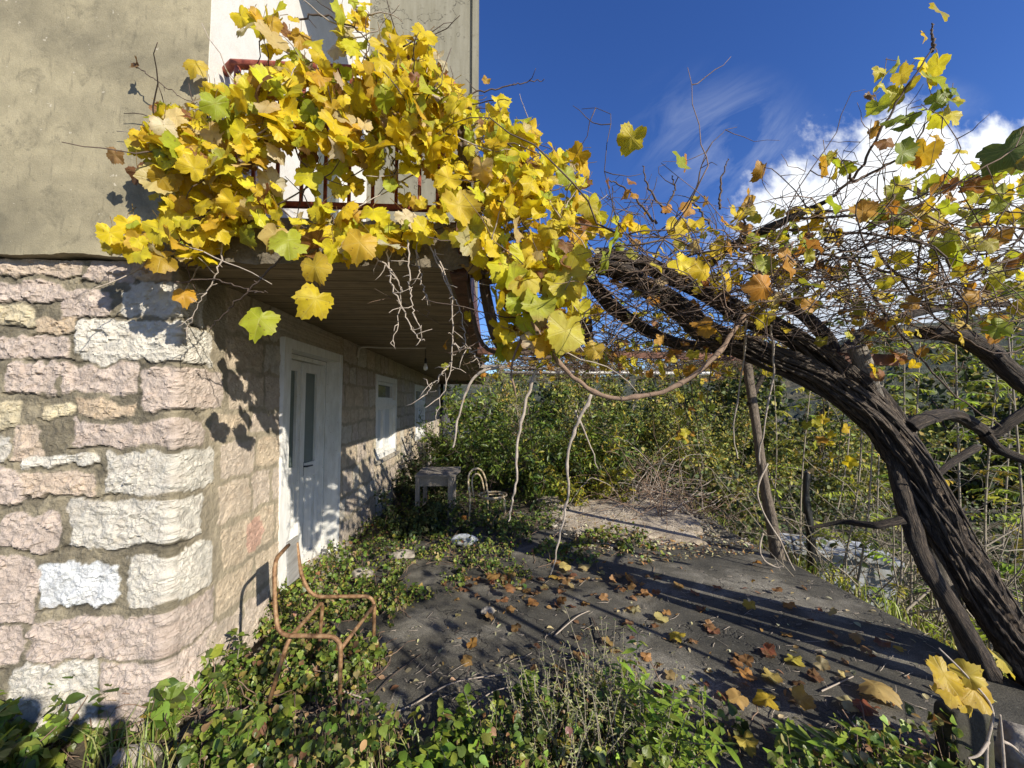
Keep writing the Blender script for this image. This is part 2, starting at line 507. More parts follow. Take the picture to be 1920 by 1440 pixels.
def f_conc_wall(t):
    o = objc(t)
    n1 = t.noise(t.vmul(o, (5, 5, .7)), 3, 6, .6)
    n2 = t.noise(o, 14, 5)
    c = t.mix(t.ramp(n1, [(.35, 0), (.65, 1)]), (.20, .19, .145), (.155, .145, .105))
    c = t.mix(t.math('MULTIPLY', t.ramp(n2, [(.6, 0), (.75, 1)]), .6), c, (.07, .062, .045))
    vor = t.n('ShaderNodeTexVoronoi', {'Vector': t.n('ShaderNodeVectorMath', {0: t.vmul(o, (1, 1, .45)), 1: t.noise(o, 4, 4, out=1)}, operation='ADD').outputs[0], 'Scale': 1.1}, feature='DISTANCE_TO_EDGE').outputs[0]
    crack = t.ramp(vor, [(.0, 1), (.012, 0)])
    c = t.mix(t.math('MULTIPLY', crack, .9), c, (.03, .026, .02))
    return pbsdf(t, c, .9, t.math('SUBTRACT', n2, crack), .4, .01)
M['concrete_wall'] = material('concrete_wall', f_conc_wall)
def f_soffit(t):
    o = objc(t)
    n0 = t.noise(t.vmul(o, (.5, 14, 6)), 3, 6, .65)
    n1 = t.noise(o, 9, 5)
    s = t.n('ShaderNodeSeparateXYZ', {0: o})
    bw = t.math('FRACT', t.math('MULTIPLY', s.outputs[1], 5.2))
    joint = t.ramp(t.math('ABSOLUTE', t.math('SUBTRACT', bw, .5)), [(.44, 0), (.49, 1)])
    c = t.ramp(n0, [(.3, (.12, .09, .05)), (.55, (.24, .185, .11)), (.75, (.35, .29, .19))])
    c = t.mix(t.math('MULTIPLY', t.ramp(n1, [(.5, 0), (.75, 1)]), .5), c, (.10, .078, .05))
    c = t.mix(t.math('MULTIPLY', joint, .7), c, (.05, .038, .025))
    return pbsdf(t, c, .9, t.math('SUBTRACT', n0, t.math('MULTIPLY', joint, .7)), .6, .015)
M['soffit'] = material('board_marked_concrete', f_soffit)
def f_rough_conc(t):
    o = objc(t)
    n1 = t.noise(o, 7, 6, .65); n2 = t.noise(o, 60, 4, .7)
    c = t.ramp(n1, [(.3, (.085, .07, .05)), (.55, (.17, .145, .105)), (.75, (.30, .265, .21))])
    c = t.mix(.4, c, t.mix(1.0, c, t.ramp(n2, [(.3, .5), (.7, 1.4)]), 'MULTIPLY'))
    return pbsdf(t, c, .95, t.math('ADD', n1, t.math('MULTIPLY', n2, .5)), .8, .02)
M['rough_concrete'] = material('rough_concrete', f_rough_conc)
def f_brick(t):
    o = objc(t)
    sw = t.n('ShaderNodeSeparateXYZ', {0: o})
    v = t.n('ShaderNodeCombineXYZ', {0: sw.outputs[1], 1: sw.outputs[2], 2: 0.0}).outputs[0]
    b = t.n('ShaderNodeTexBrick', {'Vector': v, 'Color1': (.32, .17, .11, 1), 'Color2': (.42, .30, .22, 1), 'Mortar': (.16, .13, .10, 1), 'Scale': 3.0, 'Mortar Size': .03})
    c = t.mix(t.ramp(t.noise(o, 20, 4), [(.45, 0), (.65, 1)]), b.outputs[0], (.30, .25, .19))
    return pbsdf(t, c, .9, t.noise(o, 30, 5), .5, .01)
M['brick'] = material('rendered_brick', f_brick)
def f_paint(t):
    o = objc(t)
    n1 = t.noise(t.vmul(o, (4, 4, 1)), 5, 5, .65); n2 = t.noise(o, 45, 4)
    c = t.mix(t.ramp(n1, [(.35, 0), (.7, 1)]), (.74, .73, .69), (.58, .565, .51))
    c = t.mix(t.math('MULTIPLY', t.ramp(n2, [(.66, 0), (.72, 1)]), .7), c, (.34, .30, .25))
    return pbsdf(t, c, .5, n1, .15, .004)
M['white_paint'] = material('chipped_white_paint', f_paint)
M['glass'] = material('window_glass', lambda t: pbsdf(t, t.mix(t.noise(objc(t), 3, 3), (.035, .05, .055), (.10, .12, .12)), .08, t.noise(objc(t), 2.5, 2), .06, .01, **{'Specular IOR Level': .6}))
M['frosted'] = material('frosted_glass', lambda t: pbsdf(t, t.mix(t.noise(objc(t), 3, 3), (.07, .095, .085), (.15, .18, .16)), .16, t.noise(objc(t), 60, 2), .08, .004, **{'Specular IOR Level': .6}))
M['curtain'] = material('net_curtain', lambda t: pbsdf(t, (.55, .56, .54), .9, t.noise(t.vmul(objc(t), (1, 30, .5)), 3, 3), .7, .02))
M['dark'] = material('dark_interior', lambda t: pbsdf(t, (.02, .018, .016), .9))
def f_rust(c0, c1, c2, sc=30):
    def f(t):
        o = objc(t)
        n = t.noise(o, sc, 5, .65)
        return pbsdf(t, t.ramp(n, [(.34, c0), (.52, c1), (.68, c2)]), .65, n, .3, .003, Metallic=.25)
    return f
M['rust'] = material('rusty_tube', f_rust((.12, .055, .022), (.26, .145, .065), (.36, .25, .135)))
M['brass_tube'] = material('worn_brass_tube', f_rust((.25, .17, .09), (.55, .44, .27), (.72, .64, .48), 18))
M['red_rail'] = material('red_oxide_rail', f_rust((.16, .035, .022), (.30, .075, .045), (.42, .14, .09), 24))
M['rust_beam'] = material('rusty_beam', f_rust((.05, .022, .014), (.13, .055, .032), (.22, .10, .06), 12))
M['wire'] = material('galvanised_wire', lambda t: pbsdf(t, (.25, .24, .23), .5, Metallic=.5))
M['grey_board'] = material('grey_board', lambda t: pbsdf(t, t.ramp(t.noise(t.vmul(objc(t), (1, 1, 12)), 6, 4), [(.3, (.20, .19, .17)), (.7, (.34, .33, .30))]), .8))
M['black'] = material('black_plastic', lambda t: pbsdf(t, (.015, .015, .015), .4))
M['bulb'] = material('bulb_glass', lambda t: pbsdf(t, (.75, .74, .68), .12))
M['pale_tube'] = material('cream_pipe', lambda t: pbsdf(t, (.55, .50, .40), .5))
def f_rock(a, b, mossy=0):
    def f(t):
        o = objc(t)
        n = t.noise(o, 14, 6, .65)
        c = t.mix(t.ramp(n, [(.35, 0), (.65, 1)]), a, b)
        if mossy: c = t.mix(t.ramp(t.noise(o, 5, 4), [(.45, 0), (.6, mossy)]), c, (.05, .05, .016))
        return pbsdf(t, c, .9, n, .8, .02)
    return f
M['pale_rock'] = material('pale_rock', f_rock((.42, .38, .31), (.24, .205, .16)))
M['shaded_moss_concrete'] = material('shaded_mossy_concrete', f_rock((.045, .04, .026), (.024, .022, .015), .9))  # moss over concrete, tone lowered to stand for the stump's shade
M['white_block'] = material('whitewashed_concrete', lambda t: pbsdf(t, t.mix(t.ramp(t.noise(objc(t), 4, 5), [(.4, 0), (.62, 1)]), (.46, .49, .53), (.30, .31, .29)), .85, t.noise(objc(t), 30, 4), .25, .01))
def f_terrace(t):
    o = objc(t)
    n1 = t.noise(o, 1.3, 6, .62, .3); n2 = t.noise(o, 9, 6, .65); n3 = t.noise(o, 130, 4, .75)
    c = t.ramp(n1, [(.36, (.028, .0265, .020)), (.52, (.072, .066, .051)), (.66, (.20, .185, .15))])  # base lowered for shade; pale patches paint sunlit spots into the concrete
    c = t.mix(t.math('MULTIPLY', t.ramp(n2, [(.5, 0), (.7, 1)]), .55), c, (.055, .05, .04))
    c = t.mix(.7, c, t.mix(1.0, c, t.ramp(n3, [(.3, .25), (.5, 1), (.70, 2.9)]), 'MULTIPLY'))
    n4 = t.noise(o, 38, 4, .7)
    c = t.mix(t.math('MULTIPLY', t.ramp(n4, [(.60, 0), (.70, 1)]), .6), c, (.20, .19, .15))
    c = t.mix(t.math('MULTIPLY', t.ramp(n4, [(.30, 1), (.40, 0)]), .7), c, (.018, .016, .012))
    vor = t.n('ShaderNodeTexVoronoi', {'Vector': t.n('ShaderNodeVectorMath', {0: o, 1: t.noise(o, 3, 4, out=1)}, operation='ADD').outputs[0], 'Scale': .8}, feature='DISTANCE_TO_EDGE').outputs[0]
    crack = t.ramp(vor, [(.0, 1), (.01, 0)])
    c = t.mix(t.math('MULTIPLY', crack, .8), c, (.02, .018, .014))
    return pbsdf(t, c, .88, t.math('ADD', t.math('MULTIPLY', n2, .8), t.math('SUBTRACT', t.math('MULTIPLY', n3, .5), crack)), .8, .012)
M['terrace'] = material('weathered_lit_patch_concrete', f_terrace)
def f_soil(a, b, c_):
    def f(t):
        o = objc(t)
        n1 = t.noise(o, 4, 6, .65); n2 = t.noise(o, 45, 5, .7)
        c = t.ramp(n1, [(.35, a), (.5, b), (.66, c_)])
        c = t.mix(.6, c, t.mix(1.0, c, t.ramp(n2, [(.3, .4), (.7, 1.8)]), 'MULTIPLY'))
        return pbsdf(t, c, .95, t.math('ADD', n1, n2), .8, .03)
    return f
M['soil'] = material('leafy_soil', f_soil((.05, .038, .024), (.085, .068, .042), (.12, .105, .06)))
M['gravel'] = material('dry_gravel', f_soil((.24, .195, .14), (.38, .32, .24), (.50, .43, .33)))
def f_hill(t):
    o = objc(t)
    n1 = t.noise(o, .02, 5, .6); n2 = t.noise(o, .16, 5, .7)
    c = t.ramp(n1, [(.35, (.035, .048, .026)), (.5, (.06, .066, .036)), (.66, (.12, .10, .05))])
    c = t.mix(.8, c, t.mix(1.0, c, t.ramp(n2, [(.3, .25), (.7, 2.0)]), 'MULTIPLY'))
    return pbsdf(t, c, .95, n2, 1.0, 8)
M['hill'] = material('wooded_hill', f_hill)

# ================================================================== THE GROUND
def ground_z(X, Y):
    X = np.asarray(X, float); Y = np.asarray(Y, float)
    ss = lambda a, b, v: np.clip((v - a) / (b - a), 0, 1) ** 2 * (3 - 2 * np.clip((v - a) / (b - a), 0, 1))
    z = np.full(X.shape, -.035)
    z = z - .75 * ss(3.25, 4.1, X) - .10 * np.clip(X - 4, 0, 12)
    z = z + .02 * ss(6.0, 7.0, Y) - .9 * ss(9, 20, Y) * ss(-1, 3, X) - .02 * np.clip(Y - 10, 0, 60)
    far = np.hypot(X, Y)
    z = z - 4 * ss(30, 120, far)
    n = fbm(np.stack([X * .8, Y * .8, 0 * X], -1).reshape(-1, 3), 4, 5).reshape(X.shape) - .5
    amp = .06 + .5 * ss(6, 30, far)
    inside = (1 - ss(3.0, 3.4, X)) * (1 - ss(6.2, 7, Y)) * ss(-2.6, -1.2, X)
    z = z + n * amp * (1 - inside)
    return z
def axis(near, far, n):
    t = np.linspace(-1, 1, n)
    return np.sinh(t * math.asinh(far / near)) * near
gx = axis(1.2, 1500, 241) + 1.5
gy = axis(1.2, 1500, 241) + 3
GX, GY = np.meshgrid(gx, gy)
GZ = ground_z(GX, GY)
def grid_tris(nu, nv):
    i = np.arange(nv - 1)[:, None] * nu + np.arange(nu - 1)[None, :]
    i = i.ravel()
    return np.concatenate([np.stack([i, i + 1, i + nu + 1], 1), np.stack([i, i + nu + 1, i + nu], 1)])
mb = MB()
mb.add(np.stack([GX, GY, GZ], -1).reshape(-1, 3), grid_tris(241, 241))
g = mb.build('ground', M['soil']); tag(g, kind='structure')

# terrace slab: a real slab with a ragged right edge
mb = MB()
ys = np.linspace(-2.5, 6.1, 150)
xe = 3.22 + .10 * (fbm(np.stack([ys * 1.4, ys * 0, ys * 0], -1), 4, 9) - .5) - .35 * np.clip((ys - 4.4) / 1.7, 0, 1) ** 2
us = np.linspace(0, 1, 110)
XX = -1.60 + (xe[:, None] + 1.60) * us[None, :]
YY_ = np.tile(ys[:, None], (1, 110))
ZZ = .012 * (fbm(np.stack([XX * 1.1, YY_ * 1.1, XX * 0], -1).reshape(-1, 3), 4, 3).reshape(XX.shape) - .5)
mb.add(np.stack([XX, YY_, ZZ], -1).reshape(-1, 3), grid_tris(110, 150))
low = np.stack([xe + .03, ys, np.full(150, -.55)], -1); top = np.stack([XX[:, -1], ys, ZZ[:, -1]], -1)
mb.add(np.concatenate([top, low]), np.concatenate([np.stack([np.arange(149), np.arange(149) + 150, np.arange(149) + 151], 1), np.stack([np.arange(149), np.arange(149) + 151, np.arange(149) + 1], 1)]))
b0 = np.stack([XX[-1], YY_[-1], ZZ[-1]], -1); b1 = b0.copy(); b1[:, 2] = -.3
mb.add(np.concatenate([b0, b1]), np.concatenate([np.stack([np.arange(109) + 1, np.arange(109) + 110 + 1, np.arange(109) + 110], 1), np.stack([np.arange(109) + 1, np.arange(109) + 110, np.arange(109)], 1)]))
o = mb.build('terrace', M['terrace']); tag(o, kind='structure')

# dry gravel strip at the far end of the terrace
mb = MB()
xs = np.linspace(.7, 3.2, 70); ys = np.linspace(4.55, 7.6, 70)
XX, YY_ = np.meshgrid(xs, ys)
edge = np.minimum.reduce([XX - .7, 3.2 - XX, YY_ - 4.55, 7.6 - YY_])
nn = fbm(np.stack([XX * 2.2, YY_ * 2.2, XX * 0], -1).reshape(-1, 3), 4, 21).reshape(XX.shape)
ZZ = -.09 + .125 * np.clip((edge - .12 + (nn - .5) * 1.1) * 5, 0, 1) + .03 * (nn - .5)
mb.add(np.stack([XX, YY_, ZZ], -1).reshape(-1, 3), grid_tris(70, 70))
o = mb.build('gravel_path', M['gravel']); tag(o, kind='structure')

# loose pebbles of the gravel strip
mb = MB(); oc = np.array([(1, 0, 0), (-1, 0, 0), (0, 1, 0), (0, -1, 0), (0, 0, 1), (0, 0, -1)], float); of = [(0, 2, 4), (2, 1, 4), (1, 3, 4), (3, 0, 4), (2, 0, 5), (1, 2, 5), (3, 1, 5), (0, 3, 5)]
for k in range(2600):
    px_, py_ = .8 + 2.4 * RNG.random(), 4.5 + 2.6 * RNG.random() 
    sz = .005 + .022 * RNG.random() ** 3
    a = RNG.uniform(0, 6.28); rm = np.array([(math.cos(a), -math.sin(a), 0), (math.sin(a), math.cos(a), 0), (0, 0, 1)])
    V = (oc * (1 + RNG.normal(0, .3, (6, 1)))) @ rm.T * sz * np.array([1, 1, .6]) + np.array([px_, py_, .034 if py_ > 4.9 else .012])
    mb.add(V, of, (1, 1, 1))
o = mb.build('pebbles', M['pale_rock'], smooth=False); tag(o, 'loose pebbles scattered over the dry gravel strip', 'pebbles', kind='stuff')

# wooded hills across the valley
mb = MB()
az = np.linspace(R(-70), R(85), 260); rr = np.linspace(260, 900, 40)
AZ, RR = np.meshgrid(az, rr)
tt = (RR - 260) / 640
ridge_h = 42 + 75 * fbm(np.stack([AZ * 3, AZ * 0, AZ * 0], -1).reshape(-1, 3), 4, 31).reshape(AZ.shape) + 45 * np.clip(np.sin(AZ * 1.3 - .2), 0, 1)
HZ = -22 + ridge_h * np.clip(tt * 1.6, 0, 1) ** .9 + 7 * (fbm(np.stack([AZ * 90, RR * .12, AZ * 0], -1).reshape(-1, 3), 4, 33).reshape(AZ.shape) - .5)
mb.add(np.stack([RR * np.sin(AZ), RR * np.cos(AZ), HZ], -1).reshape(-1, 3), grid_tris(260, 40))
o = mb.build('hills', M['hill']); tag(o, kind='structure')

# ================================================================== THE HOUSE
WX, FY = -1.75, 2.25
house = empty('stone_house', (WX, FY, 0), 'old house of rough pink and white stone below beige plaster, with a vine covered balcony', 'house')
# --- stone blocks: traced courses on the gable face, random courses on the long face
MORT = np.array((.165, .142, .095))
COLS = {'p': (.44, .368, .312), 'w': (.50, .475, .41), 't': (.46, .365, .255), 'y': (.49, .43, .29), 'l': (.54, .50, .50), 'b': (.58, .60, .60), 'r': (.42, .20, .13), 'o': (.46, .375, .29)}
front = [(-60, 190, 498, 530, 'o'), (196, 272, 500, 540, 'p'), (276, 345, 498, 532, 't'),
 (-90, 8, 545, 580, 'p'), (12, 162, 543, 578, 'p'), (160, 250, 556, 606, 'p'), (266, 359, 536, 604, 'w'),
 (-80, 116, 588, 622, 'y'), (118, 190, 608, 634, 't'),
 (-60, 14, 630, 668, 'y'), (28, 184, 640, 680, 'p'), (194, 359, 614, 683, 'w'),
 (-60, 56, 695, 746, 'p'), (78, 168, 687, 742, 'p'), (171, 298, 690, 740, 'p'), (304, 359, 695, 768, 'p'),
 (-60, 112, 758, 800, 'y'), (150, 198, 760, 782, 'y'), (206, 296, 752, 776, 't'),
 (-60, 15, 810, 860, 'p'), (40, 98, 812, 860, 'w'), (107, 154, 798, 850, 'o'), (200, 359, 788, 832, 'p'),
 (122, 238, 847, 866, 'w'), (-60, 120, 868, 926, 'p'), (122, 241, 876, 918, 'o'), (257, 359, 843, 913, 'w'),
 (-60, 90, 936, 1006, 'l'), (92, 190, 944, 1002, 'p'), (206, 359, 925, 1001, 'w'),
 (-60, 26, 1004, 1032, 'y'), (30, 160, 1014, 1120, 'p'), (163, 289, 1026, 1098, 'b'), (306, 359, 1020, 1102, 'w'),
 (-60, 24, 1040, 1108, 'y'), (-60, 146, 1128, 1188, 'p'), (154, 359, 1116, 1186, 'p'),
 (-60, 78, 1196, 1246, 't'), (130, 272, 1192, 1304, 'w'), (278, 359, 1194, 1330, 'p'),
 (-90, 60, 1262, 1330, 'p'), (64, 124, 1250, 1330, 't')]
stones = []          # (u0, u1, z0, z1, colour, relief): u runs along the gable face, round the corner (u = 0) and along the long face
for x0, x1, y0, y1, k in front:
    u0, u1 = (x0 - 918) / 720 * FY - WX, (x1 - 918) / 720 * FY - WX
    if x1 >= 359: u1 = .16 + .18 * random.random()      # quoins wrap the corner
    z0, z1 = 1.7 + (757 - y1) / 720 * FY, 1.7 + (757 - y0) / 720 * FY
    stones.append((u0, u1, z0, z1, np.array(COLS[k]) * random.uniform(.93, 1.07), .020))
quoin = {}
zc = [0, .29, .37, .58, .66, .89, .96, 1.19, 1.22, 1.43, 1.48, 1.62, 1.67, 1.9, 1.94, 2.14, 2.19, 2.49]
rows = [(-.1, .325), (.345, .60), (.62, .91), (.93, 1.20), (1.215, 1.455), (1.47, 1.635), (1.655, 1.92), (1.935, 2.175), (2.19, 2.5)]
for zi, (a, b) in enumerate(rows):
    u = .22 + .16 * random.random()
    while u < 12:
        w = random.uniform(.22, .48)
        k = random.choice('pptwyptot')
        c = np.array(COLS[k]) * random.uniform(.85, 1.0) * .55 + np.array((.50, .43, .32)) * .42
        stones.append((u + .008, u + w - .008, a + .004, b - .004, c, .016))
        u += w
stones.append((.60, .80, .64, .87, np.array((.43, .28, .21)), .016))
# rows of the left-hand gable beyond the frame
for (a, b) in rows:
    u = -1.28 - .1 * random.random()
    while u > -5.2:
        w = random.uniform(.25, .5)
        stones.append((u - w + .02, u - .02, a + .02, b - .02, np.array(COLS[random.choice('pptwyo')]), .03))
        u -= w
DOOR = (3.27, 4.53, 2.255)                    # y0, y1, top
WINS = [(5.94, 7.24, .83, 2.145), (9.0, 10.35, .83, 2.145)]
uu = np.concatenate([np.linspace(-.012, .012, 9), np.arange(-5.2, -1.5, .03), np.arange(-1.5, 1.02, .0066), np.arange(2.28, 5, .016), np.arange(5, 11.3, .03)])
zz = np.arange(-.12, 2.505, .0075)
for v in [DOOR[0] - FY, DOOR[1] - FY] + [w[i] - FY for w in WINS for i in (0, 1)]:
    uu = np.append(uu, v)
uu = np.unique(np.round(uu, 4))
zz = np.unique(np.round(np.append(zz, [DOOR[2], .83, 2.145]), 4))
UU, ZZ = np.meshgrid(uu, zz)
u, z = UU.ravel(), ZZ.ravel()
q = np.stack([u, z, 0 * u], -1)
wu = u + .085 * (fbm(q * 8, 4, 41) - .5) + .03 * (fbm(q * 30, 3, 42) - .5)
wz_ = z + .075 * (fbm(q * 8, 4, 43) - .5) + .03 * (fbm(q * 30, 3, 44) - .5)
H = np.zeros(len(u)); CC = np.tile(MORT, (len(u), 1))
mo = fbm(q * 5, 4, 45)
CC = CC * (0.15 + 1.8 * fbm(q * 9, 5, 53, .65)[:, None] * (.4 + 1.2 * mo[:, None]))
side_f = np.clip((u - .03) / .25, 0, 1)
CC = CC * (1 - side_f[:, None]) + np.array((.31, .265, .185)) * (.6 + .7 * mo[:, None]) * side_f[:, None]
rough = fbm(q * 11, 6, 46, .72) - .5
bite = fbm(q * 6 + 9, 4, 49, .6)
facet = np.abs(fbm(q * np.array([9, 14, 1]), 5, 47, .65) - .5) * 2
mort_h = .030 * (fbm(q * 16, 5, 48, .65) - .5) * (1 - .6 * side_f)
H += mort_h + .006
def chips(p, sx, sz, seed):
    g = np.stack([p[:, 0] / sx, p[:, 1] / sz], -1)
    ci = np.floor(g).astype(np.int64)
    best = np.full(len(g), 9.); val = np.zeros(len(g))
    for dx in (-1, 0, 1):
        for dz in (-1, 0, 1):
            c0, c1 = ci[:, 0] + dx, ci[:, 1] + dz
            fx_ = c0 + hash3(c0, c1, c0 * 0, seed); fz_ = c1 + hash3(c0, c1, c0 * 0, seed + 1)
            ex, ez = g[:, 0] - fx_, g[:, 1] - fz_
            d = ex * ex + ez * ez
            v = ex * (hash3(c0, c1, c0 * 0, seed + 2) - .5) + ez * (hash3(c0, c1, c0 * 0, seed + 3) - .5) + .5 * (hash3(c0, c1, c0 * 0, seed + 4) - .5)
            m_ = d < best
            best = np.where(m_, d, best); val = np.where(m_, v, val)
    return val
qq = np.stack([u + .03 * (fbm(q * 14, 3, 54) - .5), z + .03 * (fbm(q * 14, 3, 55) - .5)], -1)
CH = chips(qq, .085, .055, 61) * .022 + chips(qq, .034, .024, 65) * .012
for (u0, u1, z0, z1, c, rel) in stones:
    m = (wu > u0 - .05) & (wu < u1 + .05) & (wz_ > z0 - .05) & (wz_ < z1 + .05)
    if not m.any(): continue
    a, b = wu[m], wz_[m]
    dx = np.maximum(u0 - a, a - u1); dz = np.maximum(z0 - b, b - z1)
    r_ = .02
    qx, qz = np.maximum(dx + r_, 0), np.maximum(dz + r_, 0)
    sd = np.hypot(qx, qz) + np.minimum(np.maximum(dx, dz) + r_, 0) - r_
    sd = sd - (.007 if rel > .018 else -.004) + .085 * np.clip(bite[m] - .56, 0, 1) * (1 - side_f[m])
    f = np.clip(-sd / .013, 0, 1); f = f * f * (3 - 2 * f)
    rl = rel * (1 - .55 * side_f[m]) if rel > .02 else rel * .6
    h = f * (rl * .7 + (.026 * rough[m] + CH[m] * 1.15 - .010 * facet[m]) * (1 - .55 * side_f[m]) + rl * .2 * np.clip(-sd / .08, 0, 1))
    H[m] = np.where(f > 0.02, np.maximum(H[m], h + mort_h[m]), H[m])
    if rel > .018:                      # the open joint under each course
        gr = np.exp(-((wz_[m] - (z0 - .010)) / .006) ** 2) * ((a > u0 - .02) & (a < u1 + .02)) * (1 - side_f[m] * .5) * np.clip((fbm(q[m] * 6, 3, 58) - .36) * 6, 0, 1)
        H[m] -= .016 * gr; CC[m] *= (1 - .8 * gr)[:, None]
    fc = np.clip(-sd / .008, 0, 1)[:, None]
    tint = 1 + .55 * rough[m][:, None] - .20 * facet[m][:, None] * np.array([.7, 1, 1.2])
    CC[m] = CC[m] * (1 - fc) + c[None] * tint * fc
H = np.clip(H, -.03, .07)
rc = .010                                       # corner radius
X = np.where(u < -rc, WX + u, np.where(u > rc, WX, 0)); Y = np.where(u < -rc, FY, np.where(u > rc, FY + u, 0))
NX = np.where(u < -rc, 0., np.where(u > rc, 1., 0)); NY = np.where(u < -rc, -1., np.where(u > rc, 0., 0))
mid = np.abs(u) <= rc
ang = (u / rc + 1) * math.pi / 4
X = np.where(mid, WX - rc + rc * np.sin(ang), X); Y = np.where(mid, FY + rc - rc * np.cos(ang), Y)
NX = np.where(mid, np.sin(ang), NX); NY = np.where(mid, -np.cos(ang), NY)
bat = .022 * (2.5 - z)                          # the wall is battered: a little wider at its foot
P = np.stack([X + NX * (H + bat), Y + NY * (H + bat), z], -1)
T = grid_tris(len(uu), len(zz))
cu_ = u[T].mean(1) + FY; cz = z[T].mean(1)
keep = ~((cu_ > DOOR[0]) & (cu_ < DOOR[1]) & (cz < DOOR[2]))
for w in WINS: keep &= ~((cu_ > w[0]) & (cu_ < w[1]) & (cz > w[2]) & (cz < w[3]))
mb = MB(); mb.add(P, T[keep], np.clip(CC, .02, .9))
mb.build('stone_wall', M['stone'], house, smooth=False)
# solid core behind the masonry, with room for the door and window recesses
mb = MB(); mb.box((-6.9, FY + .35, -.2), (WX - .28, 13.4, 2.6)); mb.box((-6.9, 13.3, -.2), (WX - .02, 13.5, 2.6)); mb.box((-7, FY + .05, -.2), (-6.85, 13.5, 2.6))
mb.build('wall_core', M['dark'], house)

# --- plaster wall above, its lower edge broken and wavy
mb = MB()
xs = np.unique(np.concatenate([np.linspace(-7, -3.2, 60), np.linspace(-3.2, -1.6, 130)])); zs = np.linspace(0, 1, 160)
XX, TT_ = np.meshgrid(xs, zs)
edge_z = 2.505 + .05 * (fbm(np.stack([XX * 4, XX * 0, XX * 0 + 3], -1).reshape(-1, 3), 5, 51, .6).reshape(XX.shape) - .5)
ZZ = edge_z + (9 - edge_z) * TT_ ** 1.6
bz = fbm(np.stack([XX * 2.5, XX * 0, ZZ * 2.5], -1).reshape(-1, 3), 5, 52).reshape(XX.shape) - .5
YY_ = 2.185 + .018 * bz
V = np.stack([XX, YY_, ZZ], -1)
mb.add(V.reshape(-1, 3), grid_tris(len(xs), 160))
lip = V[0].copy(); lip2 = lip.copy(); lip2[:, 1] = 2.40
n = len(xs)
mb.add(np.concatenate([lip, lip2]), np.concatenate([np.stack([np.arange(n - 1), np.arange(n - 1) + n, np.arange(n - 1) + n + 1], 1), np.stack([np.arange(n - 1), np.arange(n - 1) + n + 1, np.arange(n - 1) + 1], 1)]))
mb.build('plaster_wall', M['plaster'], house)
# --- white side wall of the balcony recess, concrete end wall, upper body
mb = MB()
mb.box((-1.75, 2.19, 2.74), (-1.598, 3.55, 9)); mb.box((-1.75, 4.35, 2.74), (-1.598, 4.94, 9)); mb.box((-1.75, 3.55, 4.85), (-1.598, 4.35, 9))
mb.build('white_wall', M['white_plaster'], house)
mb = MB()
mb.hexa([(-1.6, 4.94, 2.74), (-.245, 4.94, 2.74), (-.245, 5.2, 2.74), (-1.6, 5.2, 2.74), (-1.6, 4.94, 9.5), (-.245, 4.94, 9.5), (-.245, 5.2, 9.5), (-1.6, 5.2, 9.5)])
mb.box((-.243, 4.90, 2.74), (-.165, 5.2, 9.5))
mb.build('concrete_wall', M['concrete_wall'], house)
mb = MB(); mb.hexa([(-1.6, 5.203, 2.74), (-.18, 5.203, 2.74), (-.5, 13.3, 2.74), (-1.6, 13.3, 2.74), (-1.6, 5.203, 9), (-.18, 5.203, 9), (-.5, 13.3, 9), (-1.6, 13.3, 9)])
mb.build('upper_wall', M['brick'], house)
mb = MB(); mb.box((-1.59, 2.1, 5.80), (-.15, 3.60, 5.98)); mb.build('roof_slab', M['rough_concrete'], house)
# --- balcony slab: soffit, front edge, outer edge beam
def slab_sheet(z, x0, x1, y0, y1, nx, ny, seed, amp):
    xs = np.linspace(x0, x1, nx); ys = np.linspace(y0, y1, ny)
    XX, YY_ = np.meshgrid(xs, ys)
    ZZ = z + amp * (fbm(np.stack([XX * 1.2, YY_ * 9, XX * 0], -1).reshape(-1, 3), 3, seed).reshape(XX.shape) - .5)
    return np.stack([XX, YY_, ZZ], -1).reshape(-1, 3), grid_tris(nx, ny)[:, ::-1]
mb = MB(); V, T = slab_sheet(2.475, -1.80, -.22, 2.12, 13.4, 40, 500, 61, .02); mb.add(V, T); mb.build('soffit', M['soffit'], house)
mb = MB()
xs = np.linspace(-1.62, -.115, 120); zs = np.linspace(2.46, 2.71, 24)
XX, ZZ = np.meshgrid(xs, zs)
nn = fbm(np.stack([XX * 9, XX * 0, ZZ * 9], -1).reshape(-1, 3), 5, 62).reshape(XX.shape) - .5
n2 = fbm(np.stack([XX * 5, XX * 0, XX * 0], -1).reshape(-1, 3), 4, 64).reshape(XX.shape) - .5
V = np.stack([XX, 2.095 + .05 * nn, ZZ + .07 * n2], -1)
mb.add(V.reshape(-1, 3), grid_tris(120, 24))
tp = V[-1]; tb = tp.copy(); tb[:, 1] = 2.7; tb[:, 2] = 2.71
n = 120
mb.add(np.concatenate([tp, tb]), np.concatenate([np.stack([np.arange(n - 1), np.arange(n - 1) + 1, np.arange(n - 1) + n + 1], 1), np.stack([np.arange(n - 1), np.arange(n - 1) + n + 1, np.arange(n - 1) + n], 1)]))
mb.box((-1.62, 2.4, 2.50), (-.30, 13.3, 2.705))
mb.box((-1.78, 2.20, 2.49), (-1.60, 2.42, 2.72))
mb.build('balcony_slab', M['rough_concrete'], house)
mb = MB(); mb.box((-.225, 2.13, 2.425), (-.13, 13.4, 2.72)); mb.build('edge_beam', M['rust_beam'], house)
mb = MB(); mb.box((-1.80, 13.1, 2.36), (-.13, 13.38, 2.47)); mb.build('end_beam', M['rough_concrete'], house)
